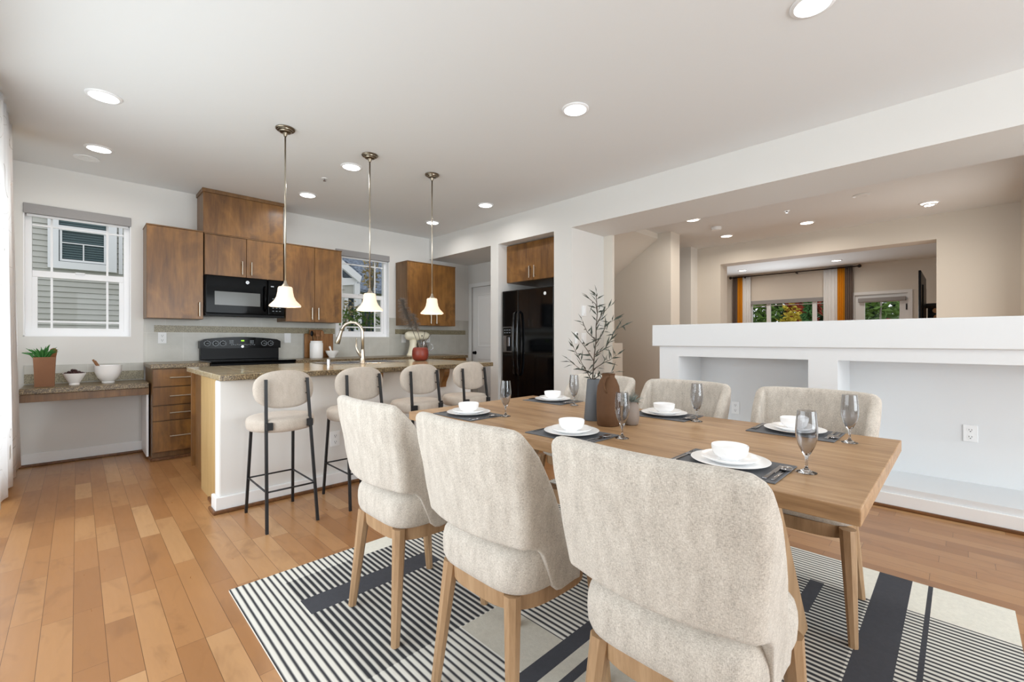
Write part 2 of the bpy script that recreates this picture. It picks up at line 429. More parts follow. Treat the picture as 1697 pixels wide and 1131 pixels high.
# back of the door alcove
DY0, DY1, DZ = 4.99, 5.79, 2.03
b = MB(); b.box(4.75, 4.90, 4.43, DY0, 0, HD).box(4.75, 4.90, DY1, YB, 0, HD).box(4.75, 4.90, DY0, DY1, DZ, HD)
struct('wall_alcove', b, M['wall'])
d1 = struct('door_1', MB().box(4.775, 4.81, DY0 + .003, DY1 - .003, .01, DZ - .003), M['door'])
def door_panels(x, y0, y1, zs):
    m = MB()
    for z0, z1 in zs:
        w = .018
        m.box(x - .006, x + .004, y0, y1, z1 - w, z1, .004).box(x - .006, x + .004, y0, y1, z0, z0 + w, .004)
        m.box(x - .006, x + .004, y0, y0 + w, z0, z1, .004).box(x - .006, x + .004, y1 - w, y1, z0, z1, .004)
        m.box(x - .004, x + .004, y0 + .06, y1 - .06, z0 + .06, z1 - .06, .004)
    return m
struct('door_panel', door_panels(4.775, DY0 + .13, DY1 - .13, ((1.03, 1.90), (.2, .84))), M['door'], d1)
k = MB(); k.lathe([(.0, -.05), (.02, -.048), (.027, -.03), (.02, -.012), (.011, -.008), (.011, .0), (.03, .0), (.03, .006), (0, .006)], n=20)
k.bm.transform(Matrix.Translation((4.772, DY1 - .065, .93)) @ Matrix.Rotation(PI / 2, 4, 'Y'))
struct('door_knob', k, M['blackgloss'], d1, smooth=True)
b = MB(); b.box(4.735, 4.76, DY0 - .06, DY0, 0, DZ + .06).box(4.735, 4.76, DY1, DY1 + .06, 0, DZ + .06).box(4.735, 4.76, DY0, DY1, DZ, DZ + .06)
struct('trim_pantry_door', b, M['door'])
# partition (half wall) with two niches
YP = 2.014
b = MB(); nx = 4.46
b.box(nx, 4.60, -4.46, YP, 0, 1.085)                         # back panel
b.box(XR, nx, 1.827, YP, 0, 1.085).box(XR, nx, .63, .813, 0, 1.085)
b.box(XR, nx, -4.46, .63, 0, .143).box(XR, nx, .813, 1.827, 0, .143)
b.box(XR, nx, -4.46, .63, .993, 1.085).box(XR, nx, .813, 1.827, .993, 1.085)
struct('wall_partition', b, M['halfwall'])
struct('trim_partition_cap', MB().box(3.935, 4.63, -4.46, 2.079, 1.085, 1.285, .006), M['halfwall'])
struct('baseboard_partition', MB().box(3.945, 3.96, -4.46, YP + .01, .014, .10, .004), M['trim'])
struct('trim_partition_shoe', MB().box(3.928, 3.945, -4.46, YP + .02, 0, .022, .006), M['shoe'])
# baseboards of the back wall under the desk, and right pillars
struct('baseboard_back', MB().box(-.45, .49, YB - .014, YB, .02, .115, .004), M['trim'])
struct('trim_back_shoe', MB().box(-.45, .49, YB - .034, YB - .014, 0, .024, .006).box(-.45, .49, YB - .014, YB, 0, .02), M['shoe'])
# hall: stairwell wall, column, second wall with opening, landing side wall
XS = 6.21
b = MB(); b.box(XS, 6.50, 2.985, 7.4, 0, CE)
struct('wall_stairwell', b, M['wallwarm'])
b = MB(); b.prism([(3.19, CE), (3.19, 2.66), (6.4, .52), (6.4, CE)], 'x', 4.95, XS)
struct('ceiling_stairs', b, M['wallwarm'])
b = MB(); b.box(4.60, 4.64, 2.945, 3.325, 0, CE)
struct('wall_stair_jamb', b, M['wallwarm'])
struct('wall_stair_guard', MB().box(4.642, 4.845, 2.955, 3.06, 0, 1.106, .004), M['wallwarm'])
struct('wall_stair_end', MB().box(4.6, 6.5, 7.3, 7.4, 0, CE), M['wallwarm'])
struct('wall_stair_side', MB().box(4.91, 4.95, 3.325, 7.3, 0, CE), M['wallwarm'])
struct('wall_landing_return', MB().box(4.63, 4.72, -4.46, -.62, 0, CE), M['wallwarm'])
OY0, OY1 = .215, 2.848
b = MB(); b.box(X2, X2 + .3, OY1, 7.4, 0, CE).box(X2, X2 + .3, -1.6, OY0, 0, CE).box(X2, X2 + .3, OY0, OY1, 2.423, CE)
struct('wall_hall', b, M['wallwarm'])
struct('wall_hall_column', MB().box(7.48, X2, 3.237, 3.75, 0, CE), M['wall'])
struct('wall_landing', MB().box(4.64, X2, -.62, -.485, 0, CE), M['wallwarm'])
# far room
FW = (1.95, 3.62, .75, 2.06); FD0, FD1, FDZ = .735, 1.575, 2.088
b = MB()
for y0, y1, z0, z1 in ((FW[1], 7.4, 0, CE), (FW[0], FW[1], 0, FW[2]), (FW[0], FW[1], FW[3], CE), (FD1, FW[0], 0, CE), (FD0, FD1, FDZ, CE), (-1.6, FD0, 0, CE)):
    b.box(XF, XF + .15, y0, y1, z0, z1)
struct('wall_far', b, M['wallwarm'])
struct('wall_far_right', MB().box(X2 + .3, XF, -.9, -.75, 0, CE), M['wallwarm'])
struct('wall_far_left', MB().box(X2 + .3, XF, 5.6, 5.75, 0, CE), M['wallwarm'])
# windows
def sash_window(name, x0, x1, z0, z1, muntins):
    y = YB
    o = struct(name, MB().box(x0, x0 + .05, y + .07, y + .13, z0, z1).box(x1 - .05, x1, y + .07, y + .13, z0, z1)
               .box(x0 + .05, x1 - .05, y + .07, y + .13, z0, z0 + .05).box(x0 + .05, x1 - .05, y + .07, y + .13, z1 - .05, z1), M['vinyl'])
    zm = (z0 + z1) / 2 - .02
    m = MB(); m.box(x0 + .05, x1 - .05, y + .08, y + .115, zm - .03, zm + .03, .004)
    m.box(x0 + .05, x0 + .085, y + .082, y + .11, z0 + .05, zm - .03).box(x1 - .085, x1 - .05, y + .082, y + .11, z0 + .05, zm - .03).box(x0 + .085, x1 - .085, y + .082, y + .11, z0 + .05, z0 + .08)
    struct('window_sash', m, M['vinyl'], o)
    m = MB(); w = .008
    for xx in muntins: m.box(xx - w, xx + w, y + .094, y + .110, z0 + .05, z1 - .05)
    for zz in (z0 + .14, z1 - .17): m.box(x0 + .05, x1 - .05, y + .095, y + .108, zz - w, zz + w)
    struct('muntins', m, M['vinyl'], o)
    struct('glass', MB().box(x0 + .05, x1 - .05, y + .1, y + .104, z0 + .05, z1 - .05), M['pane'], o)
    struct('latch', MB().box((x0 + x1) / 2 - .035, (x0 + x1) / 2 + .035, y + .06, y + .08, zm + .02, zm + .035, .004), M['vinyl'], o)
    struct('reveal', MB().box(x0, x0 + .008, y, y + .07, z0, z1).box(x1 - .008, x1, y, y + .07, z0 + .008, z1).box(x0, x1, y, y + .07, z0, z0 + .008), M['vinyl'], o)
    return o
sash_window('window_1', *W1, (-.17, .215))
sash_window('window_2', *W2, (2.60, 3.09))
o = struct('window_4', MB().box(-.56, -.50, .5, .57, 0, 2.25).box(-.56, -.50, 5.33, 5.4, 0, 2.25).box(-.56, -.50, .57, 5.33, 0, .06).box(-.56, -.50, .57, 5.33, 2.18, 2.25).box(-.56, -.50, 2.91, 3.0, .06, 2.18), M['vinyl'])
struct('glass', MB().box(-.533, -.529, .57, 5.33, .06, 2.18), M['pane'], o)
def roller(x0, x1, z0, z1, label):
    t = thing('roller_shade', label, 'window shade', ((x0 + x1) / 2, YB, z0))
    MB().box(x0, x1, YB - .018, YB + .06, z0, z1, .004).put('valance', M['shade_fabric'], t)
    MB().box(x0 + .02, x1 - .02, YB + .02, YB + .03, z0 - .02, z0).put('hem_bar', M['vinyl'], t)
roller(W1[0], W1[1], 2.287, 2.375, 'rolled-up grey window shade above the siding view beside the white curtain')
roller(W2[0], W2[1], 2.287, 2.372, 'rolled-up grey window shade at the window behind the pendant lights')
# far window and far door
o = struct('window_3', MB().box(XF, XF + .06, FW[0], FW[1], FW[2], FW[2] + .05).box(XF, XF + .06, FW[0], FW[1], FW[3] - .05, FW[3])
           .box(XF, XF + .06, FW[0], FW[0] + .05, FW[2] + .05, FW[3] - .05).box(XF, XF + .06, FW[1] - .05, FW[1], FW[2] + .05, FW[3] - .05)
           .box(XF, XF + .06, 3.175, 3.255, FW[2] + .05, FW[3] - .05).box(XF, XF + .06, 2.255, 2.335, FW[2] + .05, FW[3] - .05), M['vinyl'])
struct('muntins', MB().box(XF + .02, XF + .04, FW[0], FW[1], 1.955, 1.97), M['vinyl'], o)
struct('glass', MB().box(XF + .03, XF + .034, FW[0] + .05, FW[1] - .05, FW[2] + .05, FW[3] - .05), M['pane'], o)
d2 = struct('door_2', MB().box(XF + .02, XF + .07, FD0, FD0 + .126, 0, FDZ - .002).box(XF + .02, XF + .07, FD1 - .165, FD1, 0, FDZ - .002)
            .box(XF + .02, XF + .07, FD0 + .126, FD1 - .165, 1.93, FDZ - .002).box(XF + .02, XF + .07, FD0 + .126, FD1 - .165, 0, .35), M['door'])
struct('glass', MB().box(XF + .04, XF + .046, FD0 + .126, FD1 - .165, .35, 1.93), M['pane'], d2)
struct('latch', MB().box(XF - .01, XF + .02, FD0 + .01, FD0 + .03, 1.75, 1.87), M['blackmetal'], d2)
b = MB(); b.box(XF - .02, XF, FD0 - .07, FD0, 0, FDZ + .06).box(XF - .02, XF, FD1, FD1 + .07, 0, FDZ + .06).box(XF - .02, XF, FD0, FD1, FDZ, FDZ + .06)
struct('trim_far_door', b, M['door'])
t = thing('door_shade', 'small grey rolled shade mounted on the glazed far door', 'window shade', (XF, 1.14, 1.93))
MB().box(XF - .06, XF + .02, .765, 1.513, 1.935, 2.015, .006).put('valance', M['shade_fabric'], t)
t = thing('window_shade', 'cream shade band with grey hem above the far window', 'window shade', (XF, 2.85, 2.06))
MB().box(XF - .022, XF - .001, 2.0, 3.62, 2.09, 2.64).put('shade_cloth', M['creamshade'], t)
MB().box(XF - .05, XF - .001, 2.0, 3.62, 2.0, 2.09, .005).put('hem_bar', M['shade_fabric'], t)

# ================================================================== KITCHEN
TY = YB - .012
b = MB(); b.box(.487, W2[0], TY, YB, .915, 1.40).box(W2[0], W2[1], TY, YB, .915, W2[2]).box(W2[1], 4.745, TY, YB, .915, 1.47)
struct('wall_backsplash', b, M['tile'])
b = MB(); b.box(.57, 2.456, TY - .003, TY, 1.226, 1.298).box(3.356, 4.68, TY - .003, TY, 1.232, 1.303)
struct('trim_mosaic_strip', b, M['mosaic'])

def pull(parent, p0, p1, out, name='handle'):
    """bar pull between p0 and p1, standing off along out"""
    p0, p1, out = Vector(p0), Vector(p1), Vector(out); d = (p1 - p0)
    m = MB(); m.tube([p0 + out, p1 + out], .0062, 10)
    for f in (.15, .85): m.tube([p0 + d * f, p0 + d * f + out], .004, 8)
    return m.put(name, M['nickel'], parent, smooth=True, angle=40)

YC = 5.56   # front plane of the upper cabinets
def upper(label, x0, x1, z0, z1, doors, yb=TY):
    t = thing('wall_cabinet', label, 'cabinet', ((x0 + x1) / 2, (YC + yb) / 2, z0))
    MB().box(x0, x1, YC + .021, yb, z0, z1).put('body', M['cabside'], t)
    MB().box(x0 - .004, x1 + .004, YC - .004, yb, z1, z1 + .012, .002).put('top_edge', M['cabside'], t)
    for dx0, dx1, hx in doors:
        d = MB().box(dx0 + .002, dx1 - .002, YC, YC + .02, z0 + .002, z1 - .002, .002).put('door', M['cab'], t)
        pull(d, (hx, YC, z0 + .03), (hx, YC, z0 + .175), (0, -.028, 0))
    return t
upper('knotty brown single-door wall cabinet left of the microwave', .482, .942, 1.36, 2.272, [(.482, .942, .905)])
upper('short brown two-door wall cabinet directly above the black microwave', .952, 1.722, 1.832, 2.262, [(.952, 1.339, 1.295), (1.339, 1.722, 1.385)], YB)
upper('tall brown two-door wall cabinet between microwave and kitchen window', 1.745, 2.414, 1.362, 2.272, [(1.745, 2.078, 2.04), (2.078, 2.414, 2.116)])
upper('brown two-door wall cabinet right of the kitchen window', 3.37, 4.228, 1.358, 2.275, [(3.37, 3.81, 3.76), (3.81, 4.228, 3.86)])
t = thing('vent_chase', 'brown wooden vent box rising from the cabinets to the ceiling', 'vent cover', (1.33, 5.72, 2.274))
MB().box(.94, 1.72, YC + .02, YB, 2.276, 2.70).put('body', M['cabside'], t)
MB().box(.94, 1.72, YC, YC + .02, 2.276, 2.70, .002).put('front_panel', M['cab'], t)
MB().box(.93, 1.73, YC - .01, YB, 2.70, 2.74, .003).put('crown', M['cabside'], t)

# microwave
t = thing('microwave', 'black over-the-range microwave with grey door window', 'microwave', (1.33, 5.7, 1.405))
MB().box(.948, 1.715, 5.53, TY, 1.405, 1.828, .006).put('body', M['blackmatte'], t)
MB().box(.95, 1.535, 5.50, 5.53, 1.425, 1.828, .008).put('door', M['blackgloss'], t)
MB().box(1.03, 1.46, 5.498, 5.501, 1.515, 1.66, .001).put('window', M['ovenglass'], t)
MB().box(1.54, 1.715, 5.50, 5.53, 1.425, 1.828, .008).put('control_panel', M['blackgloss'], t)
MB().tube([(1.505, 5.50, 1.47), (1.505, 5.47, 1.49), (1.505, 5.468, 1.62), (1.505, 5.47, 1.72), (1.505, 5.50, 1.74)], .011, 10).put('handle', M['blackgloss'], t, smooth=True)
MB().box(.95, 1.715, 5.505, 5.60, 1.397, 1.42, .004).put('vent_grille', M['blackmatte'], t)
k = MB(); k.lathe([(0, 0), (.017, 0), (.017, .003), (0, .003)], n=24); k.bm.transform(Matrix.Translation((1.335, 5.501, 1.775)) @ Matrix.Rotation(PI / 2, 4, 'X'))
lg = k.put('badge', M['steel'], t)
k = MB(); k.lathe([(.010, .0), (.012, .0), (.012, .001), (.010, .001)], n=20, closed=True); k.bm.transform(Matrix.Translation((1.335, 5.4975, 1.775)) @ Matrix.Rotation(PI / 2, 4, 'X'))
k.box(1.331, 1.339, 5.497, 5.498, 1.771, 1.779); k.put('badge_mark', M['blackmatte'], lg)
m = MB()
for j in range(5):
    m = MB()
    for i in range(3): m.box(1.585 + i * .035, 1.603 + i * .035, 5.4985, 5.5005, 1.47 + j * .035, 1.474 + j * .035)
    m.put('key_row', M['panelmark'], t)
MB().box(1.57, 1.60, 5.4985, 5.5005, 1.745, 1.757).put('display', M['panelmark'], t)

# range
t = thing('range', 'black freestanding electric range with arched control panel', 'stove', (1.35, 5.55, 0))
MB().box(.952, 1.745, 5.27, 5.86, .02, .905, .004).put('body', M['blackmatte'], t)
MB().box(.945, 1.752, 5.22, 5.83, .905, .926, .008).put('cooktop', M['blackgloss'], t)
MB().box(.97, 1.727, 5.25, 5.272, .22, .80, .006).put('oven_door', M['blackgloss'], t)
MB().tube([(1.02, 5.25, .77), (1.02, 5.20, .77), (1.68, 5.20, .77), (1.68, 5.25, .77)], .012, 10).put('handle', M['blackgloss'], t, smooth=True)
m = MB(); m.box(.955, 1.742, 5.80, 5.875, .926, 1.06, .004).put('backguard', M['blackmatte'], t)
arch = [(.945, 1.05)] + [(1.752, 1.05)] + [(1.752 - .807 * i / 20, 1.148 + .030 * math.sin(PI * i / 20) - (.018 if i in (0, 20) else 0)) for i in range(21)]
cp = MB(); cp.prism(arch, 'y', 5.765, 5.87)
cpo = cp.put('control_panel', M['blackgloss'], t)
for kx in (1.012, 1.09, 1.158, 1.572, 1.642):
    k = MB(); k.lathe([(0, .016), (.013, .015), (.017, .0), (.017, 0), (0, 0)], n=20); k.bm.transform(Matrix.Translation((kx, 5.765, 1.105)) @ Matrix.Rotation(PI / 2, 4, 'X'))
    ko = k.put('knob', M['blackgloss'], cpo, smooth=True, angle=40)
    r = MB(); r.lathe([(.026, 0), (.0285, 0), (.0285, .0012), (.026, .0012)], n=24, closed=True); r.bm.transform(Matrix.Translation((kx, 5.7648, 1.105)) @ Matrix.Rotation(PI / 2, 4, 'X'))
    for dz in (-.004, .004): r.box(kx - .012, kx + .012, 5.7475, 5.749, 1.103 + dz, 1.105 + dz)
    for a in range(-120, 121, 40): r.box(kx + .034 * math.sin(math.radians(a)) - .0015, kx + .034 * math.sin(math.radians(a)) + .0015, 5.7636, 5.765, 1.105 + .034 * math.cos(math.radians(a)) - .0015, 1.105 + .034 * math.cos(math.radians(a)) + .0015)
    r.put('dial_marks', M['panelmark'], cpo)
m = MB()
for gx in (1.222, 1.425):
    for i in range(3):
        for j in range(3): m.box(gx + i * .014, gx + i * .014 + .009, 5.7636, 5.765, 1.105 + j * .014, 1.110 + j * .014)
for i in range(13): m.box(1.235 + i * .019, 1.247 + i * .019, 5.7636, 5.765, 1.086 + .004 * (i % 2), 1.090 + .004 * (i % 2))
m.put('key_marks', M['panelmark'], cpo)
MB().box(1.335, 1.365, 5.763, 5.765, 1.128, 1.142).put('clock_display', M['clock'], cpo)
k = MB(); k.lathe([(0, .004), (.014, .003), (.016, 0), (0, 0)], n=24); k.bm.transform(Matrix.Translation((1.35, 5.765, 1.068)) @ Matrix.Rotation(PI / 2, 4, 'X'))
k.put('badge', M['steel'], cpo, smooth=True, angle=40)

# base cabinets and back counter
t = thing('drawer_cabinet', 'brown base cabinet with four drawers beside the desk', 'cabinet', (.69, 5.56, 0))
MB().box(.50, .94, 5.292, TY, .085, .873).box(.50, .94, 5.33, TY, .024, .085).put('body', M['cabside'], t)
MB().box(.488, .50, 5.31, 5.87, 0, .03, .004).box(.50, .945, 5.315, 5.33, 0, .03, .004).put('shoe', M['shoe'], t)
for z0, z1 in ((.705, .868), (.53, .695), (.385, .52), (.09, .375)):
    d = MB().box(.503, .876, 5.27, 5.29, z0, z1, .002).put('drawer', M['cab'], t)
    pull(d, (.625, 5.27, (z0 + z1) / 2), (.805, 5.27, (z0 + z1) / 2), (0, -.028, 0))
t = thing('sink_wall_cabinet', 'brown base cabinet run behind the island, right of the stove', 'cabinet', (3, 5.56, 0))
MB().box(1.76, 4.22, 5.292, TY, .085, .873).box(1.76, 4.22, 5.34, TY, 0, .085).put('body', M['cabside'], t)
for i in range(5): 
    d = MB().box(1.765 + i * .491, 2.25 + i * .491, 5.27, 5.29, .09, .868, .002).put('door', M['cab'], t)
    pull(d, (2.20 + i * .491, 5.27, .68), (2.20 + i * .491, 5.27, .83), (0, -.028, 0))
t = tag(MB().box(.484, .944, 5.255, TY, .874, .915, .005).put('countertop', M['granite'], None), 'short granite countertop left of the black stove', 'countertop')
t = tag(MB().box(1.756, 4.236, 5.255, TY, .874, .915, .005).put('countertop', M['granite'], None), 'long granite back countertop right of the black stove', 'countertop')

# desk
t = thing('desk_counter', 'low granite desk counter with brown apron under the left window', 'desk', (.02, 5.6, .685))
MB().box(-.338, .486, 5.385, 5.868, .69, .74, .006).put('countertop', M['granite'], t)
MB().box(-.338, .486, 5.40, 5.424, .625, .69, .002).put('apron', M['cabside'], t)
MB().box(-.338, .486, 5.868, 5.888, .74, .913).put('backsplash', M['tile'], t)
MB().box(-.338, .486, 5.864, 5.868, .748, .835).put('mosaic_band', M['mosaic'], t)
MB().box(.470, .486, 5.44, 5.868, .03, .69).put('side_panel', M['vinyl'], t)

# island
t = thing('kitchen_island', 'white-walled kitchen island with maple end panel', 'kitchen island', (1.75, 4.0, 0))
MB().box(.665, 2.81, 3.44, 3.545, 0, .872, .012).put('front_wall', M['wall'], t)
MB().box(.68, .70, 3.545, 4.10, 0, .872).put('end_panel', M['maple'], t)
MB().box(.70, 1.64, 3.545, 4.46, .09, .872).box(2.46, 2.80, 3.545, 4.46, .09, .872).box(1.64, 2.46, 3.545, 4.46, .09, .70).box(1.64, 2.46, 3.545, 4.02, .70, .872).put('cabinet_body', M['cabside'], t)
MB().box(.672, 2.81, 4.46, 4.48, .10, .868, .002).put('door', M['cab'], t)
MB().box(.645, 2.825, 3.42, 3.44, .016, .105, .005).box(.645, .665, 3.44, 3.55, .016, .105, .005).put('baseboard', M['trim'], t)
MB().box(.628, 2.84, 3.40, 3.42, 0, .024, .006).box(.628, .645, 3.42, 3.555, 0, .024, .006).box(.664, .68, 3.60, 3.78, 0, .022, .004).put('shoe', M['shoe'], t)
for bx in (1.10, 1.78, 2.46):
    prof = [(3.44, .872), (3.362, .872), (3.362, .845), (3.372, .81), (3.395, .775), (3.412, .745), (3.418, .71), (3.418, .70), (3.44, .70)]
    MB().prism(prof, 'x', bx - .03, bx + .03).put('bracket', M['cab'], t)
tag(MB().box(.655, 1.68, 3.36, 4.56, .8765, .915, .005).box(2.42, 3.03, 3.36, 4.56, .8765, .915, .005).box(1.68, 2.42, 3.36, 4.07, .8765, .915).box(1.68, 2.42, 4.50, 4.56, .8765, .915).put('island_countertop', None, None, mats=[M['counter']]),
    'speckled tan granite top of the kitchen island', 'countertop')
# darker polished edge of the island top, a part of it
ict = bpy.data.objects['island_countertop']
MB().box(.656, 3.032, 3.352, 3.36, .8765, .914, .003).put('edge_strip', M['granite'], ict)
# sink
t = thing('sink', 'double-bowl stainless sink set into the island top', 'sink', (2.05, 4.28, .915))
m = MB()
m.box(1.66, 2.44, 4.055, 4.085, .915, .921, .003).box(1.66, 2.44, 4.485, 4.515, .915, .921, .003).box(1.66, 1.70, 4.085, 4.485, .915, .921, .003).box(2.40, 2.44, 4.085, 4.485, .915, .921, .003).box(2.03, 2.07, 4.085, 4.485, .915, .921, .003)
m.put('rim', M['steel'], t)
for x0, x1 in ((1.70, 2.03), (2.07, 2.40)):
    m = MB(); m.box(x0 - .002, x0, 4.085, 4.485, .74, .915).box(x1, x1 + .002, 4.085, 4.485, .74, .915).box(x0, x1, 4.083, 4.085, .74, .915).box(x0, x1, 4.485, 4.487, .74, .915).box(x0, x1, 4.085, 4.485, .738, .74)
    m.put('bowl', M['steel'], t)
# faucet
fx, fy, fz = 2.0, 4.125, .921
dx, dy = -.707, .707
t = thing('faucet', 'brushed nickel pull-down faucet arching over the island sink', 'faucet', (fx, fy, fz))
MB().lathe([(0, 0), (.030, 0), (.030, .006), (.026, .012), (.024, .05), (.020, .11), (.0165, .13), (0, .13)], (fx, fy, fz), 24).put('base', M['nickel'], t, smooth=True, angle=40)
pts = [(fx, fy, fz + .12), (fx, fy, fz + .26)]
for i in range(1, 13):
    a = PI * i / 12 * .93; r = .105
    pts.append((fx + dx * (r - r * math.cos(a)), fy + dy * (r - r * math.cos(a)), fz + .29 + r * math.sin(a)))
MB().tube(pts, .0145, 14).put('spout', M['nickel'], t, smooth=True)
e = Vector(pts[-1]); d = (Vector(pts[-1]) - Vector(pts[-2])).normalized()
MB().tube([e, e + d * .03, e + d * .08, e + d * .13, e + d * .135], [.0155, .0165, .021, .025, .022], 16).put('spray_head', M['nickel'], t, smooth=True, angle=40)
MB().tube([(fx - .012, fy - .004, fz + .05), (fx - .045, fy + .01, fz + .11), (fx - .058, fy + .016, fz + .15), (fx - .056, fy + .016, fz + .24)], [.014, .013, .009, .006], 10).put('lever', M['nickel'], t, smooth=True)
tag(MB().lathe([(0, 0), (.017, 0), (.017, .045), (.015, .052), (0, .052)], (1.64, 4.06, .9155), 20).put('soap_cap', M['steel'], None, smooth=True, angle=40), 'small steel air-gap cap at the sink\'s left corner', 'sink fitting')

# refrigerator
t = thing('refrigerator', 'glossy black side-by-side refrigerator in the white alcove', 'refrigerator', (4.36, 3.81, 0))
MB().box(4.06, 4.72, 3.365, 4.25, .02, 1.765, .006).put('body', M['blackmatte'], t)
fd = MB().box(4.0, 4.055, 3.953, 4.25, .06, 1.785, .012, 3).put('freezer_door', M['fridgeblack'], t)
rd = MB().box(4.0, 4.055, 3.365, 3.947, .06, 1.785, .012, 3).put('fridge_door', M['fridgeblack'], t)
for yy, par in ((3.985, fd), (3.915, rd)):
    MB().tube([(4.0, yy, 1.50), (3.965, yy, 1.48), (3.945, yy, 1.36), (3.938, yy, 1.10), (3.945, yy, .84), (3.965, yy, .72), (4.0, yy, .70)], .016, 12).put('handle', M['fridgeblack'], par, smooth=True)
MB().box(3.997, 4.0, 4.06, 4.232, .985, 1.315, .002).put('dispenser_frame', M['silver'], fd)
MB().box(3.995, 3.998, 4.075, 4.222, 1.20, 1.305, .001).put('dispenser_panel', M['fridgeblack'], fd)
MB().box(3.994, 3.998, 4.075, 4.16, 1.0, 1.195, .001).put('dispenser_well', M['blackmatte'], fd)
MB().box(3.985, 3.997, 4.10, 4.135, 1.06, 1.18, .004).put('dispenser_lever', M['silver'], fd)
m = MB()
for i in range(3):
    for j in range(2): m.box(3.994, 3.9955, 4.09 + i * .045, 4.115 + i * .045, 1.235 + j * .035, 1.241 + j * .035)
m.put('panel_marks', M['panelmark'], fd)
k = MB(); k.lathe([(0, .003), (.019, .003), (.021, 0), (0, 0)], n=24); k.bm.transform(Matrix.Translation((4.0, 3.50, 1.705)) @ Matrix.Rotation(-PI / 2, 4, 'Y'))
k.put('badge', M['plate'], rd, smooth=True, angle=40)
MB().box(4.01, 4.05, 3.37, 4.245, .0, .055).put('toe_grille', M['blackmatte'], t)
# cabinet over the fridge
t = thing('wall_cabinet', 'brown two-door cabinet above the black refrigerator', 'cabinet', (4.4, 3.8, 1.90))
MB().box(4.135, 4.75, 3.327, 4.278, 1.905, 2.40).put('body', M['cabside'], t)
for y0, y1, hy in ((3.803, 4.276, 3.845), (3.33, 3.801, 3.76)):
    d = MB().box(4.112, 4.133, y0, y1, 1.907, 2.398, .002).put('door', M['cab'], t)
    pull(d, (4.112, hy, 1.935), (4.112, hy, 2.085), (-.028, 0, 0))

# outlets and switches
def outlet(c, axis, label, kind='duplex', w=.072, h=.116):
    t = thing('wall_outlet' if kind == 'duplex' else 'wall_switch', label, 'outlet' if kind == 'duplex' else 'light switch', c)
    ro = {'-y': 0.0, '-x': -PI / 2}[axis]
    def add(m, name, mat, par=None):
        m.bm.transform(Matrix.Translation(c) @ Matrix.Rotation(ro, 4, 'Z')); return m.put(name, mat, par or t)
    add(MB().box(-w / 2, w / 2, -.006, 0, -h / 2, h / 2, .002), 'cover_plate', M['plate'])
    if kind == 'duplex':
        for dz in (-.024, .024):
            m = MB(); m.lathe([(0, 0), (.017, 0), (.017, .0025), (0, .0025)], n=20); m.bm.transform(Matrix.Translation((0, -.0055, dz)) @ Matrix.Rotation(PI / 2, 4, 'X'))
            so = add(m, 'socket', M['plate'])
            m = MB().box(-.008, -.0055, -.0088, -.0078, dz - .002, dz + .007).box(.0055, .008, -.0088, -.0078, dz - .002, dz + .007).box(-.003, .003, -.0088, -.0078, dz - .012, dz - .007)
            add(m, 'slots', M['slot'], so)
    elif kind == 'switch':
        add(MB().box(-.017, .017, -.009, -.005, -.034, .034, .002), 'rocker', M['plate'])
    return t
outlet((.636, TY - .001, 1.165), '-y', 'white duplex outlet on the backsplash left of the stove')
outlet((1.866, TY - .001, 1.168), '-y', 'white switch plate on the backsplash right of the stove', 'switch', .075, .12)
outlet((3.50, TY - .001, 1.165), '-y', 'white switch plate on the backsplash left of the cream mixer', 'switch', .075, .12)
outlet((3.93, TY - .001, 1.165), '-y', 'white outlet on the backsplash right of the cream mixer')
outlet((1.44, 3.44, .37), '-y', 'white outlet low on the island front wall behind the stools')
outlet((4.459, -.048, .488), '-x', 'white duplex outlet low in the right niche of the half wall')
outlet((4.459, 1.50, .50), '-x', 'white duplex outlet in the left niche seen between the chairs')

# counter-top objects
t = thing('cutting_board', 'acacia cutting board with rounded handle leaning on the backsplash', 'cutting board', (2.24, 5.83, .916))
MB().box(2.055, 2.42, 5.835, 5.857, .9155, 1.225, .008, 3).box(2.115, 2.285, 5.837, 5.855, 1.20, 1.275, .007, 3).put('board', M['board'], t)
t = thing('utensil_crock', 'white ceramic utensil crock in front of the cutting board', 'crock', (2.165, 5.74, .9155))
MB().lathe([(0, 0), (.074, 0), (.078, .006), (.078, .185), (.072, .198), (.066, .204), (.072, .209), (.072, .216), (.064, .216), (.062, .20), (.068, .18), (.068, .02), (0, .015)], (2.165, 5.74, .9155), 32).put('crock', M['white'], t, smooth=True, angle=50)
for i, (ox, oy, lx, kind, mat, lab) in enumerate(((-.03, 0, -.02, 'spoon', 'blackmatte', 'black serving spoon in the white crock'), (.012, .01, .01, 'fork', 'spoonwood', 'slotted wooden serving fork in the white crock'), (.036, -.01, .03, 'spoon', 'spoonwood', 'plain wooden spoon at the right in the white crock'))):
    bx, by, bz = 2.165 + ox * .6, 5.74 + oy, .935
    tx, ty, tz = 2.165 + ox + lx, 5.74 + oy, 1.20
    m = MB(); m.tube([(bx, by, bz), (tx, ty, tz)], .005, 8)
    if kind == 'spoon': m.sphere((tx + lx * .2, ty, tz + .025), .022, 14, 8, (.9, .3, 1.6))
    else:
        m.box(tx - .022, tx + .022, ty - .004, ty + .004, tz - .01, tz + .02, .003)
        for q in (-.016, 0, .016): m.box(tx + q - .005, tx + q + .005, ty - .003, ty + .003, tz + .015, tz + .055, .002)
    tag(m.put('kitchen_utensil', M[mat], None, smooth=True, angle=40), lab, 'utensil', 'utensils in the crock')
t = thing('mortar', 'small white mortar bowl with pestle on the back counter', 'mortar', (2.36, 5.74, .9155))
MB().lathe([(0, 0), (.038, 0), (.04, .01), (.06, .035), (.078, .07), (.082, .088), (.077, .088), (.055, .04), (0, .03)], (2.365, 5.74, .9155), 28).put('bowl', M['white'], t, smooth=True, angle=50)
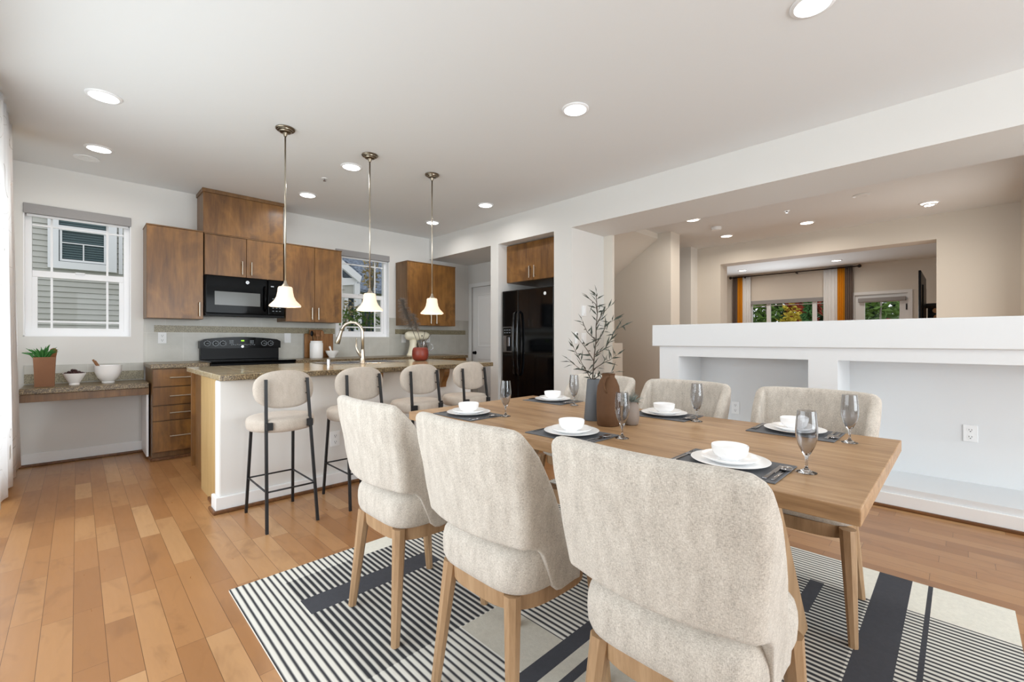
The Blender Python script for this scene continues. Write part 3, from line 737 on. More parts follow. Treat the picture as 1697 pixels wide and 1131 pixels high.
tag(MB().tube([(2.37, 5.74, .953), (2.345, 5.74, 1.02), (2.335, 5.74, 1.05)], [.014, .01, .013], 10).sphere((2.335, 5.74, 1.052), .013, 12, 8).put('pestle', M['white'], None, smooth=True), 'white pestle resting in the small mortar bowl', 'pestle')

# stand mixer
mx, my, mz = 3.63, 5.68, .9155
t = thing('stand_mixer', 'cream enamel stand mixer on the back counter', 'mixer', (mx, my, mz))
m = MB(); L = []
def oval(cx, cz, rx, ry, n=20): return [(mx + cx + rx * math.cos(2 * PI * k / n), my + ry * math.sin(2 * PI * k / n), mz + cz) for k in range(n)]
for cx, cz, rx, ry in ((-.02, 0, .17, .10), (-.02, .022, .165, .098), (-.07, .04, .10, .07), (-.10, .08, .06, .055), (-.09, .16, .05, .05), (-.085, .21, .06, .055), (-.08, .235, .07, .06)): L.append(oval(cx, cz, rx, ry))
m.loops(L); m.put('stand', M['cream'], t, smooth=True, angle=50)
m = MB(); L = []
for px_, r in ((-.215, .02), (-.205, .05), (-.17, .066), (-.08, .07), (.04, .068), (.12, .062), (.165, .05), (.18, .02)):
    L.append([(mx + px_, my + r * math.cos(2 * PI * k / 18) * .95, mz + .29 + r * math.sin(2 * PI * k / 18)) for k in range(18)])
m.loops(L); m.put('head', M['cream'], t, smooth=True, angle=50)
MB().lathe([(0, 0), (.05, 0), (.055, .01), (.085, .06), (.10, .13), (.103, .165), (.099, .165), (.08, .06), (0, .02)], (mx + .07, my, mz + .024), 28).put('bowl', M['steel'], t, smooth=True, angle=50)
MB().tube([(mx + .09, my, mz + .23), (mx + .09, my, mz + .12)], [.02, .012], 12).put('attachment_hub', M['steel'], t, smooth=True)
MB().tube([(mx + .172, my - .05, mz + .17), (mx + .215, my - .06, mz + .15), (mx + .215, my - .06, mz + .09), (mx + .155, my - .05, mz + .07)], .006, 8).put('bowl_handle', M['steel'], t, smooth=True)
MB().sphere((mx + .02, my - .068, mz + .29), .010, 10, 6).put('lever_knob', M['blackmatte'], t, smooth=True)

# rust vase with pampas on the island
vx, vy, vz = 2.69, 4.17, .9155
t = thing('vase', 'squat rust-red vase on the island top', 'vase', (vx, vy, vz))
MB().lathe([(0, 0), (.055, 0), (.072, .008), (.086, .03), (.090, .07), (.088, .11), (.078, .138), (.06, .148), (.045, .148), (.045, .135), (.07, .12), (.08, .07), (.07, .02), (0, .015)], (vx, vy, vz), 36).put('body', M['vred'], t, smooth=True, angle=60)
def plume(name, label, pts, R, n, seedv):
    rnd = random.Random(seedv); t = thing(name, label, 'dried grass', pts[0], 0, 'pampas stems in the rust vase')
    MB().tube(pts, .003, 6).put('stem', M['twig'], t, smooth=True)
    if n:
        m = MB(); P = [Vector(p) for p in pts]; a, c = P[-2], P[-1]
        for i in range(n):
            f = rnd.random(); p = a.lerp(c, f * 1.02)
            dd = (c - a).normalized(); sd = Vector((rnd.gauss(0, 1), rnd.gauss(0, 1), rnd.gauss(0, 1))).normalized()
            d = (dd * .75 + sd * .75).normalized(); ln = R * (1.25 - .8 * abs(f - .4))
            q = p + d * ln + Vector((0, 0, -.35 * ln))
            m.tube([p, p.lerp(q, .5) + Vector((0, 0, .01)), q], [.0016, .0013, .0006], 3)
        m.put('plume', M['pampas'], t)
base = Vector((vx, vy, vz + .10))
plume('pampas_stem', 'pampas stem with a large grey plume leaning left in the rust vase', [base, (vx - .035, vy + .03, vz + .24), (vx - .075, vy + .055, vz + .36), (vx - .155, vy + .12, vz + .66)], .075, 620, 1)
plume('pampas_stem', 'pampas stem with a short grey plume in the rust vase', [base + Vector((.01, 0, 0)), (vx + .0, vy + .01, vz + .24), (vx - .02, vy + .02, vz + .32), (vx - .055, vy + .05, vz + .50)], .055, 320, 2)
plume('pampas_stem', 'bare thin stem leaning right in the rust vase', [base + Vector((.02, 0, 0)), (vx + .05, vy - .04, vz + .22), (vx + .09, vy - .07, vz + .29), (vx + .10, vy - .075, vz + .31)], .02, 0, 3)
plume('pampas_stem', 'short bare stem upright in the rust vase', [base + Vector((.012, -.01, 0)), (vx + .02, vy - .015, vz + .22), (vx + .035, vy - .03, vz + .30), (vx + .04, vy - .03, vz + .33)], .02, 0, 4)

# desk objects
gx, gy, gz = -.20, 5.57, .7405
t = thing('paper_bag', 'open brown kraft paper bag on the desk counter', 'grocery bag', (gx, gy, gz))
def rect(hx, hy, z, inset=0): return [(gx - hx, gy - hy, gz + z), (gx + inset, gy - hy, gz + z), (gx + hx, gy - hy, gz + z), (gx + hx + inset * 0 - .006, gy, gz + z), (gx + hx, gy + hy, gz + z), (gx, gy + hy, gz + z), (gx - hx, gy + hy, gz + z), (gx - hx + .012 * (z > .02), gy, gz + z)]
m = MB(); m.loops([rect(.060, .05, 0), rect(.062, .052, .12), rect(.068, .055, .255), rect(.066, .053, .255), rect(.058, .048, .02)]); m.put('bag', M['kraft'], t)
t = thing('leek_bunch', 'green leafy bunch sticking out of the paper bag', 'vegetable', (gx - .01, gy, gz + .05))
m = MB(); rnd = random.Random(3)
for i in range(30):
    a = rnd.uniform(-1.25, 1.0); l = rnd.uniform(.08, .135); b0 = Vector((gx - .015 + rnd.uniform(-.015, .015), gy - .02 + rnd.uniform(-.01, .01), gz + .20))
    tip = b0 + Vector((math.sin(a) * l, rnd.uniform(-.05, .01), .05 + math.cos(a) * l * .9)); mid = b0.lerp(tip, .55) + Vector((0, 0, .03))
    m.tube([b0, b0.lerp(mid, .5), mid, tip], [.004, .006, .006, .001], 5)
m.put('leaves', M['celery'], t, smooth=True)
MB().tube([(gx - .015, gy - .02, gz + .04), (gx - .015, gy - .02, gz + .21)], .018, 10).put('stalk', M['paleleaf'], t, smooth=True)
tag(MB().tube([(gx + .015, gy + .01, gz + .05), (gx + .03, gy + .01, gz + .2), (gx + .045, gy + .012, gz + .28), (gx + .056, gy + .012, gz + .318), (gx + .06, gy + .012, gz + .33)], [.024, .028, .028, .022, .008], 14).put('bread_loaf', M['bread'], None, smooth=True), 'brown bread loaf poking out of the paper bag', 'bread')
tag(MB().sphere((gx - .045, gy - .005, gz + .245), .024, 14, 10).put('apple', M['redleaf'], None, smooth=True), 'red fruit just visible at the paper bag\'s left rim', 'fruit')
def bowl(name, label, c, prof, cat='bowl'):
    t = thing(name, label, cat, c); MB().lathe(prof, c, 40).put('bowl', M['white'], t, smooth=True, angle=50); return t
bc = (-.018, 5.60, .7405)
bowl('fruit_bowl', 'small white bowl of dark cherries on the desk counter', bc, [(0, 0), (.036, 0), (.037, .008), (.034, .012), (.055, .05), (.078, .098), (.080, .104), (.076, .104), (.05, .05), (0, .022)])
rnd = random.Random(5); n_ch = 0
for ring, (r, z, n) in enumerate(((.058, .098, 11), (.034, .112, 7), (.012, .126, 3))):
    for i in range(n):
        a = 2 * PI * i / n + ring * .4; p = (bc[0] + r * math.cos(a), bc[1] + r * math.sin(a), bc[2] + z + rnd.uniform(-.003, .003))
        tag(MB().sphere(p, .0135, 12, 8, (1, 1, .95)).put('cherry', M['grape'], None, smooth=True), 'dark red cherry heaped in the small white bowl on the desk', 'fruit', 'cherries in the white bowl')
bc2 = (.208, 5.62, .7405)
bowl('mixing_bowl', 'large white mixing bowl on the desk counter', bc2, [(0, 0), (.045, 0), (.047, .01), (.043, .014), (.075, .05), (.094, .10), (.099, .158), (.101, .165), (.096, .165), (.088, .09), (.05, .03), (0, .022)])
for i in (0, 1):
    tag(MB().tube([(bc2[0] - .02 + i * .012, bc2[1] - .02 + i * .02, bc2[2] + .05), (bc2[0] - .105 + i * .014, bc2[1] - .015 + i * .022, bc2[2] + .222 - i * .012)], .008, 8).put('cinnamon_stick', M['cinnamon'], None, smooth=True, angle=40), ['longer brown stick leaning left in the large mixing bowl', 'shorter brown stick leaning right in the large mixing bowl'][i], 'utensil')

# window curtain at the left wall
def drape(t, name, mat, path, z0, z1, amp, wav, axis='y', th=.004, n=None, flare=0.0):
    """pleated cloth: path (a0,a1) along axis at offset c"""
    a0, a1, c = path; n = n or int(abs(a1 - a0) * 160); nz = 14; front = []; 
    def pt(i, j, o):
        f = i / n; zf = j / nz; a = a0 + (a1 - a0) * f; a = a + (flare * f) * (1 - zf)
        w = amp * (.55 + .45 * (1 - zf)) * math.sin(2 * PI * wav * f + .6 * math.sin(3 * zf)) + .3 * amp * math.sin(2 * PI * wav * 2.3 * f + 1.0)
        z = z0 + (z1 - z0) * zf
        return (c + w + o, a, z) if axis == 'y' else (a, c + w + o, z)
    m = MB(); A = [[m.bm.verts.new(pt(i, j, 0)) for j in range(nz + 1)] for i in range(n + 1)]; B = [[m.bm.verts.new(pt(i, j, th)) for j in range(nz + 1)] for i in range(n + 1)]
    for i in range(n):
        for j in range(nz):
            m.bm.faces.new((A[i][j], A[i + 1][j], A[i + 1][j + 1], A[i][j + 1])); m.bm.faces.new((B[i][j], B[i][j + 1], B[i + 1][j + 1], B[i + 1][j]))
    for j in range(nz):
        m.bm.faces.new((A[0][j], A[0][j + 1], B[0][j + 1], B[0][j])); m.bm.faces.new((A[n][j], B[n][j], B[n][j + 1], A[n][j + 1]))
    for i in range(n):
        m.bm.faces.new((A[i][0], B[i][0], B[i + 1][0], A[i + 1][0])); m.bm.faces.new((A[i][nz], A[i + 1][nz], B[i + 1][nz], B[i][nz]))
    return m.put(name, mat, t, smooth=True)
t = thing('sheer_curtain', 'white printed sheer curtain hanging at the left edge of the room', 'curtain', (-.35, 4.9, .07))
drape(t, 'curtain_panel', M['sheerprint'], (4.02, 4.93, -.352), .10, 2.70, .018, 5, flare=.72)
MB().box(-.327, -.326, 4.52, 4.60, .33, .42).put('care_label', M['plate'], t)
t = thing('drape', 'mustard yellow drape showing behind the white sheer curtain', 'curtain', (-.395, 4.9, .03))
drape(t, 'curtain_panel', M['yellow'], (4.72, 5.05, -.395), .015, 2.70, .010, 3, flare=.42)
t = thing('curtain_rod', 'dark curtain rod end above the white sheer curtain', 'curtain rod', (-.375, 3.4, 2.715))
MB().tube([(-.372, 1.2, 2.716), (-.372, 5.02, 2.716)], .010, 10).put('rod', M['rod'], t, smooth=True)
MB().box(-.449, -.36, 5.02, 5.04, 2.70, 2.73, .003).put('bracket', M['rod'], t)
# ================================================================== RUG
def rug():
    X0, X1, Y0, Y1 = .49, 2.795, -.16, 2.325
    # later fields override earlier ones: (x0, x1, y0, y1, material)
    fields = [(X0, X1, Y0, Y1, 0), (X0, .69, Y0, 2.205, 1), (X0, 1.085, 2.205, Y1, 1), (.69, 1.30, 1.388, 2.205, 2), (.69, 1.335, 1.88, 2.01, 3), (1.085, 2.05, 2.205, Y1, 4),
              (1.08, 1.305, 1.052, 1.383, 5), (.49, 1.08, .40, 1.385, 1), (1.305, 1.80, 1.052, 1.88, 0), (.95, 1.75, .985, 1.052, 3), (.95, 1.75, .935, .985, 5), (.95, 1.75, .90, .935, 3), (.95, 1.75, .62, .90, 5),
              (1.75, 2.47, .285, 1.30, 2), (2.16, 2.475, .445, .50, 3), (2.475, X1, .345, 1.40, 1), (2.475, X1, .275, .345, 4), (2.485, X1, Y0, .275, 4), (1.55, 2.485, Y0, .165, 0),
              (1.20, X1, .158, .277, 3), (1.20, X1, .088, .104, 3), (1.9, 2.3, 1.45, 2.205, 4), (1.95, 2.25, 1.55, 1.585, 3), (1.95, 2.25, 1.66, 1.74, 3), (1.95, 2.25, 1.82, 1.95, 3)]
    xs = sorted({v for f in fields for v in f[:2]}); ys = sorted({v for f in fields for v in f[2:4]})
    bm = bmesh.new(); T = {}
    def vert(i, j, z):
        if (i, j, z) not in T: T[i, j, z] = bm.verts.new((xs[i], ys[j], z))
        return T[i, j, z]
    def which(cx, cy):
        r = 0
        for f in fields:
            if f[0] < cx < f[1] and f[2] < cy < f[3]: r = f[4]
        return r
    z = .009
    for i in range(len(xs) - 1):
        for j in range(len(ys) - 1):
            f = bm.faces.new((vert(i, j, z), vert(i + 1, j, z), vert(i + 1, j + 1, z), vert(i, j + 1, z))); f.material_index = which((xs[i] + xs[i + 1]) / 2, (ys[j] + ys[j + 1]) / 2)
    n, k = len(xs) - 1, len(ys) - 1
    for i in range(n):
        for j, fl in ((0, 1), (k, 0)):
            q = (vert(i, j, 0.0005), vert(i + 1, j, .0005), vert(i + 1, j, z), vert(i, j, z)); f = bm.faces.new(q if fl else q[::-1]); f.material_index = 4
    for j in range(k):
        for i, fl in ((0, 0), (n, 1)):
            q = (vert(i, j, .0005), vert(i, j + 1, .0005), vert(i, j + 1, z), vert(i, j, z)); f = bm.faces.new(q if fl else q[::-1]); f.material_index = 4
    mb = MB(); mb.bm.free(); mb.bm = bm
    tag(mb.put('area_rug', None, None, mats=RUG), 'black and cream striped patchwork rug under the dining table', 'rug')
rug()

# ================================================================== DINING TABLE
ZT = .76
t = thing('dining_table', 'light oak dining table with slanted trestle legs', 'dining table', (1.75, 1.115, 0))
MB().box(1.264, 2.24, .158, 2.07, ZT - .043, ZT, .003, 2).put('table_top', M['oak'], t)
for y0 in (.42, 1.66):
    for s_, oy in ((1, 0), (-1, .062)):
        zt, zb, w = ZT - .043, .0095, .15
        q0 = [(1.75 + s_ * (1.443 - 1.75), y0 + oy, zt), (1.75 + s_ * (1.593 - 1.75), y0 + oy, zt), (1.75 + s_ * (2.044 - 1.75), y0 + oy, zb), (1.75 + s_ * (1.894 - 1.75), y0 + oy, zb)]
        MB().hull(q0, [(p[0], y0 + oy + .06, p[2]) for p in q0]).put('leg', M['oakleg'], t)
MB().box(1.715, 1.785, .545, 1.66, .32, .39, .004).put('stretcher', M['oakleg'], t)

# ================================================================== DINING CHAIRS
def interp(x, tab):
    for (a, va), (b_, vb) in zip(tab, tab[1:]):
        if x <= b_:
            f = max(0, min(1, (x - a) / (b_ - a))); f = f * f * (3 - 2 * f) * .4 + f * .6
            return va + (vb - va) * f
    return tab[-1][1]
def make_chair(label):
    t = thing('dining_chair', label, 'chair', (0, 0, 0), 0, 'cream dining chairs around the table')
    # shell: U-shaped upholstered back with wings, closed padded profile swept along the plan curve
    D, N, SAG, RC = .285, 72, .032, .038
    ZTAB = [(0, .908), (.02, .907), (.035, .903), (.055, .893), (.08, .873), (.11, .832), (.142, .772), (.174, .690), (.20, .612), (.238, .50), (.285, .455)]
    BTAB = [(0, .580), (.06, .578), (.10, .562), (.125, .525), (.145, .46), (.162, .42), (.19, .405), (.285, .412)]
    WT = [(.39, .205), (.45, .210), (.58, .226), (.70, .238), (.82, .247), (.92, .250)]
    XO = [(.39, .042), (.55, .029), (.70, .007), (.85, -.018), (.92, -.023)]
    TH = [(.39, .022), (.60, .035), (.80, .042), (.92, .042)]
    def plan(u, z, inset=0.0):
        # u in -1..1: side tip - rear - side tip; returns x (without lean), y
        Wd = interp(z, WT) - inset; rc = max(.012, RC - inset * .6); a = abs(u); sg = 1 if u >= 0 else -1
        if a < .50:
            y = (Wd - rc) * a / .50; x = SAG * (y / (Wd - rc)) ** 2 if Wd > rc else 0
        elif a < .72:
            f = (a - .50) / .22 * PI / 2; y = Wd - rc + rc * math.sin(f); x = SAG + rc * (1 - math.cos(f))
        else:
            f = (a - .72) / .28; y = Wd; x = SAG + rc + (D - SAG - rc) * f
        return x, sg * y
    def place(u, z, inset=0.0):
        x, y = plan(u, z, inset); x0 = interp(z, XO) + inset
        return x0 + x * (D - inset * .5) / D, y
    loops = []
    K = 10
    for i in range(N + 1):
        u = -1 + 2 * i / N; th = u
        xf, _ = plan(u, .80)
        zt = interp(xf, ZTAB); zb = interp(xf, BTAB); zt = max(zt, zb + .05)
        tip = max(0.0, min(1.0, (1 - abs(u)) / .06)); thk = .35 + .65 * math.sqrt(max(0, 1 - (1 - tip) ** 2))
        prof = []
        for k in range(K + 1): prof.append((zb + (zt - zb) * k / K, 0.0))
        prof_in = []
        for k in range(K + 1): prof_in.append((zt - (zt - zb) * k / K, 1.0))
        lp = []
        def P(z, o):
            d = interp(z, TH) * thk * o; return place(th, z, d) + (z,)
        r = .02
        for k in range(K + 1): lp.append(P(zb + r * .6 + (zt - zb - r * 1.4) * k / K, 0.0))
        for a in (30, 60, 90, 120, 150):
            c = (1 - math.cos(math.radians(a))) / 2; lp.append(P(zt - r * .8, c)[:2] + (zt - r * .8 + r * math.sin(math.radians(a)),))
        for k in range(K + 1): lp.append(P(zt - r * .8 - (zt - zb - r * 1.4) * k / K, 1.0))
        for a in (30, 60, 90, 120, 150):
            c = (1 + math.cos(math.radians(a))) / 2; lp.append(P(zb + r * .6, c)[:2] + (zb + r * .6 - r * .7 * math.sin(math.radians(a)),))
        loops.append(lp)
    m = MB(); m.loops(loops, closed=True, cap=True); m.put('backrest', M['fabric'], t, smooth=True)
    # seat cushion
    m = MB(); L = []
    def sq(hx, hy, cx, z, n=44, e=3.4, dome=0): 
        o = []
        for k in range(n):
            a = 2 * PI * k / n; c, s_ = math.cos(a), math.sin(a)
            fx = math.copysign(abs(c) ** (2 / e), c); fy = math.copysign(abs(s_) ** (2 / e), s_)
            hyy = hy * (1.0 + .05 * fx)
            o.append((cx + hx * fx, hyy * fy, z))
        return o
    for f, z in ((.90, .425), (.955, .432), (.99, .45), (1.0, .48), (.995, .505), (.975, .525), (.93, .54), (.84, .551), (.6, .557), (.3, .559)):
        L.append(sq(.196 * f + .0, .210 * f, .254, z, e=4.6))
    m.loops(L); m.put('seat', M['fabric'], t, smooth=True)
    # apron ring
    m = MB(); o0, i0 = sq(.180, .186, .258, .375), sq(.158, .164, .258, .375)
    o1, i1 = sq(.184, .190, .258, .428), sq(.158, .164, .258, .428)
    rs = [[m.bm.verts.new(p) for p in l] for l in (o0, o1, i1, i0)]; n = len(o0)
    for a, b_ in ((0, 1), (1, 2), (2, 3), (3, 0)):
        for k in range(n): m.bm.faces.new((rs[a][k], rs[a][(k + 1) % n], rs[b_][(k + 1) % n], rs[b_][k]))
    m.put('apron', M['oakleg'], t, smooth=True, angle=35)
    def leg(x0, y0, x1, y1, w0, w1):
        def oct_(x, y, w, z):
            c = w * .28; h = w / 2
            return [(x - h + c, y - h, z), (x + h - c, y - h, z), (x + h, y - h + c, z), (x + h, y + h - c, z), (x + h - c, y + h, z), (x - h + c, y + h, z), (x - h, y + h - c, z), (x - h, y - h + c, z)]
        m = MB(); m.hull(oct_(x1, y1, w1, .0095), oct_(x0, y0, w0, .425)); m.put('leg', M['oakleg'], t)
    for s in (-1, 1):
        leg(.098, s * .142, .060, s * .179, .048, .030)
        leg(.425, s * .184, .470, s * .208, .052, .029)
    return t
near = [(.778, 1.645, 0), (.778, 1.03, 0), (.816, .475, 0)]
far = [(2.51, .485, PI), (2.51, 1.10, PI), (2.51, 1.665, PI)]
near_lab = ['cream dining chair on the near side, closest to the bar stools', 'cream dining chair in the middle of the near side of the table', 'large cream dining chair nearest the camera, back turned']
far_lab = ['cream dining chair on the far side, at the right end by the low outlet', 'cream dining chair in the middle of the far side, facing the camera', 'cream dining chair on the far side behind the vases, near the black fridge']
proto = None
for (x, y, r), lab in zip(near + far, near_lab + far_lab):
    if proto is None: proto = o = make_chair(lab)
    else: o = copy_tree(proto)
    o.location = (x, y, 0); o.rotation_euler = (0, 0, r); o['label'] = lab

# ================================================================== PLACE SETTINGS
PS = [('near-left', 1.427, 1.765, 1), ('near-middle', 1.427, 1.106, 1), ('near-right', 1.427, .497, 1), ('far-left', 2.125, 1.795, -1), ('far-middle', 2.12, 1.055, -1), ('far-right', 2.115, .482, -1)]
WH = {'near-left': 'at the chair nearest the bar stools', 'near-middle': 'at the middle near chair in front of the vases', 'near-right': 'at the chair nearest the camera',
      'far-left': 'on the table\'s far side toward the fridge', 'far-middle': 'on the far side right of the small vase', 'far-right': 'on the far side at the right table end'}
protos = {}
def rep(key, maker, loc, label, flip=1):
    """first call builds, later calls copy"""
    if key not in protos: protos[key] = maker(); o = protos[key]
    else: o = copy_tree(protos[key])
    o.location = loc; o['label'] = label
    if flip < 0: o.rotation_euler = (0, 0, PI)
    return o
def mk_mat(): return tag(MB().box(-.1135, .1135, -.153, .153, 0, .0035, .0015).put('placemat', M['mat'], None), 'x', 'placemat', 'grey placemats')
def mk_plate(): return tag(MB().lathe([(0, 0), (.062, 0), (.066, .002), (.098, .010), (.110, .0135), (.111, .0150), (.108, .0155), (.07, .007), (0, .0055)], n=48).put('dinner_plate', M['white'], None, smooth=True, angle=60), 'x', 'plate', 'white dinner plates')
def mk_plate2(): return tag(MB().lathe([(0, 0), (.048, 0), (.052, .003), (.076, .012), (.083, .0165), (.084, .0185), (.081, .019), (.05, .008), (0, .006)], n=48).put('side_plate', M['white'], None, smooth=True, angle=60), 'x', 'plate', 'white salad plates')
def mk_bowl(): return tag(MB().lathe([(0, 0), (.026, 0), (.028, .004), (.045, .014), (.051, .028), (.0525, .043), (.051, .0445), (.049, .043), (.046, .026), (.03, .010), (0, .008)], n=40).put('soup_bowl', M['white'], None, smooth=True, angle=60), 'x', 'bowl', 'white bowls')
def mk_fork():
    m = MB(); m.box(-.085, .01, -.004, .004, .0, .003, .001).box(.01, .035, -.009, .009, .001, .004, .001)
    for q in (-.0075, -.0025, .0025, .0075): m.box(.03, .068, q - .0014, q + .0014, .001, .004)
    return tag(m.put('fork', M['silver'], None), 'x', 'fork', 'forks')
def mk_knife():
    m = MB(); m.box(-.085, -.008, -.0055, .0055, 0, .004, .0015).box(-.008, .085, -.008, .006, .0005, .0025, .0008)
    return tag(m.put('knife', M['silver'], None), 'x', 'knife', 'knives')
def mk_spoon():
    m = MB(); m.box(-.085, .03, -.004, .004, 0, .003, .001).sphere((.05, 0, .0055), .017, 18, 8, (1.45, 1, .28))
    return tag(m.put('spoon', M['silver'], None, smooth=True, angle=40), 'x', 'spoon', 'spoons')
def mk_glass():
    prof = [(0, 0), (.026, 0), (.0262, .0012), (.012, .006), (.0042, .013), (.0033, .022), (.0033, .036), (.005, .044), (.012, .058), (.0215, .078), (.0272, .100), (.0282, .118), (.0268, .145), (.0232, .178),
            (.0222, .178), (.0255, .145), (.0268, .118), (.0258, .101), (.0203, .080), (.0115, .062), (.004, .052), (0, .050)]
    return tag(MB().lathe(prof, n=36).put('champagne_flute', M['flute'], None, smooth=True, angle=70), 'x', 'glass', 'smoked champagne flutes')
Z0 = ZT + .0004
for k, x, y, s in PS:
    w = WH[k]; zm = Z0 + .0037
    rep('mat', mk_mat, (x, y, Z0), 'grey rectangular placemat ' + w)
    px_ = x + s * .0; 
    rep('plate', mk_plate, (px_, y, zm), 'wide white dinner plate ' + w)
    rep('plate2', mk_plate2, (px_, y, zm + .0060), 'smaller stacked white plate ' + w)
    rep('bowl', mk_bowl, (px_, y, zm + .0124), 'small stacked white bowl ' + w)
    rep('fork', mk_fork, (x, y + .136, zm), 'dark silver fork ' + w, s)
    rep('knife', mk_knife, (x - s * .01, y - .122, zm), 'dark silver table knife ' + w, s)
    rep('spoon', mk_spoon, (x - s * .01, y - .142, zm), 'dark silver spoon ' + w, s)
for k, (gx_, gy_) in {'near-left': (1.53, 1.600), 'near-middle': (1.511, .924), 'near-right': (1.500, .312), 'far-left': (2.07, 1.585), 'far-middle': (2.074, .870), 'far-right': (2.05, .29)}.items():
    z = Z0 + (.0037 if k in ('far-middle', 'far-left') and 0 else 0)
    rep('glass', mk_glass, (gx_, gy_, z), 'smoked champagne flute ' + WH[k])
# vases on the table
t = thing('vase', 'tall tapered slate-grey vase holding the olive branch', 'vase', (1.765, 1.235, Z0))
MB().lathe([(0, 0), (.044, 0), (.0455, .004), (.031, .192), (.029, .195), (.027, .192), (.041, .01), (0, .008)], (1.765, 1.235, Z0), 36).put('body', M['vgrey'], t, smooth=True, angle=50)
c = (1.70, 1.11, Z0)
t = thing('vase', 'tall terracotta-brown bottle vase with a small handle', 'vase', c)
MB().lathe([(0, 0), (.047, 0), (.05, .004), (.052, .06), (.052, .14), (.048, .175), (.036, .205), (.028, .215), (.029, .226), (.031, .231), (.027, .231), (.024, .215), (.04, .18), (.044, .05), (0, .02)], c, 40).put('body', M['vbrown'], t, smooth=True, angle=55)
hd = Vector((-.72, .69, 0)).normalized(); hs = Vector((-.70, -.71, 0))
MB().tube([Vector(c) + hs * .030 + hd * .006 + Vector((0, 0, .222)), Vector(c) + hs * .042 + hd * .022 + Vector((0, 0, .215)), Vector(c) + hs * .044 + hd * .030 + Vector((0, 0, .19)), Vector(c) + hs * .044 + hd * .026 + Vector((0, 0, .165)), Vector(c) + hs * .046 + hd * .016 + Vector((0, 0, .150))], .0045, 10).put('handle', M['vbrown'], t, smooth=True)
c2 = (1.785, 1.045, Z0)
t = thing('vase', 'small rounded taupe vase with an air plant', 'vase', c2)
MB().lathe([(0, 0), (.026, 0), (.031, .005), (.036, .03), (.036, .06), (.031, .088), (.02, .104), (.014, .108), (.012, .104), (.026, .085), (.03, .04), (0, .02)], c2, 36).put('body', M['vtaupe'], t, smooth=True, angle=60)
t = thing('air_plant', 'spiky grey-green air plant in the small taupe vase', 'plant', (c2[0], c2[1], Z0 + .10)); rnd = random.Random(11); m = MB()
for i in range(90):
    a = rnd.uniform(0, 2 * PI); e = rnd.uniform(.15, 1.25); l = rnd.uniform(.03, .068)
    b0 = Vector((c2[0] + .006 * math.cos(a), c2[1] + .006 * math.sin(a), Z0 + .100)); d = Vector((math.cos(a) * math.cos(e), math.sin(a) * math.cos(e), math.sin(e)))
    m.tube([b0, b0 + d * l * .6, b0 + d * l + Vector((0, 0, -.006))], [.0016, .0012, .0003], 4)
m.put('leaves', M['leafgrey'], t)
# olive branch: main stems and leaf twigs, laid out in the plane facing the table's near-left corner
t = thing('olive_branch', 'tall sparse olive branch with narrow dark leaves in the grey vase', 'plant', (1.765, 1.235, Z0 + .05))
rnd = random.Random(23); stems = MB(); leaves = MB(); vb = Vector((1.765, 1.235, Z0 + .18)); Rr = Vector((.7126, -.7017, 0)); Ff = Vector((.7017, .7126, 0))
def bp(r, h, f=0.0): return vb + Rr * r + Ff * f + Vector((0, 0, h))
branches = [
    [(-.012, -.13, 0), (-.005, .0, 0), (.0, .06, .01), (.004, .13, .0), (.01, .20, -.01), (.012, .27, 0), (.02, .33, .01), (.012, .375, .01), (-.02, .40, .0)],
    [(-.005, .0, 0), (-.035, .05, -.02), (-.06, .09, -.03), (-.085, .14, -.02), (-.10, .17, -.02)],
    [(.0, .06, .01), (.05, .09, .02), (.085, .105, .03), (.12, .13, .03)],
    [(.004, .13, 0), (.05, .16, -.02), (.075, .20, -.02), (.10, .25, -.02), (.14, .27, -.02)],
    [(.01, .20, -.01), (-.03, .24, .0), (-.05, .29, .02)],
    [(.008, .18, -.01), (.05, .235, .03), (.07, .28, .04), (.11, .30, .04)],
    [(.012, .27, 0), (.04, .33, -.01), (.07, .36, -.02)],
    [(-.002, .04, 0), (-.06, .06, .02), (-.11, .10, .03)],
    [(.02, .33, .01), (.014, .40, 0), (.012, .42, 0)],
    [(-.005, .01, 0), (.04, .045, -.03), (.09, .05, -.04)],
    [(.002, .1, 0), (-.03, .16, .03), (-.06, .20, .04)]]
for bi, br in enumerate(branches):
    P = [bp(*q) for q in br]; n = len(P)
    stems.tube(P, [(.0042 if bi == 0 else .0026) * (1 - .65 * i / (n - 1)) for i in range(n)], 6)
    for i in range(1, n):
        if bi == 0 and i < 3: continue
        cnt = 4 if bi else 3
        for q in range(cnt):
            f = (q + rnd.random()) / cnt; p = P[i - 1].lerp(P[i], f); d = (P[i] - P[i - 1]).normalized()
            sd = (Rr * rnd.uniform(-1, 1) + Vector((0, 0, rnd.uniform(-.7, 1.0))) + Ff * rnd.uniform(-.8, .8)).normalized()
            dd = (d * .55 + sd * .8).normalized()
            leaves.leafcard(p, dd, Vector((rnd.uniform(-1, 1), rnd.uniform(-1, 1), .4)).normalized(), rnd.uniform(.034, .066), rnd.uniform(.006, .011))
    leaves.leafcard(P[-1], (P[-1] - P[-2]), Vector((.3, -.6, .5)).normalized(), .05, .009)
stems.put('twigs', M['twig'], t, smooth=True); leaves.put('leaves', M['leaf'], t)

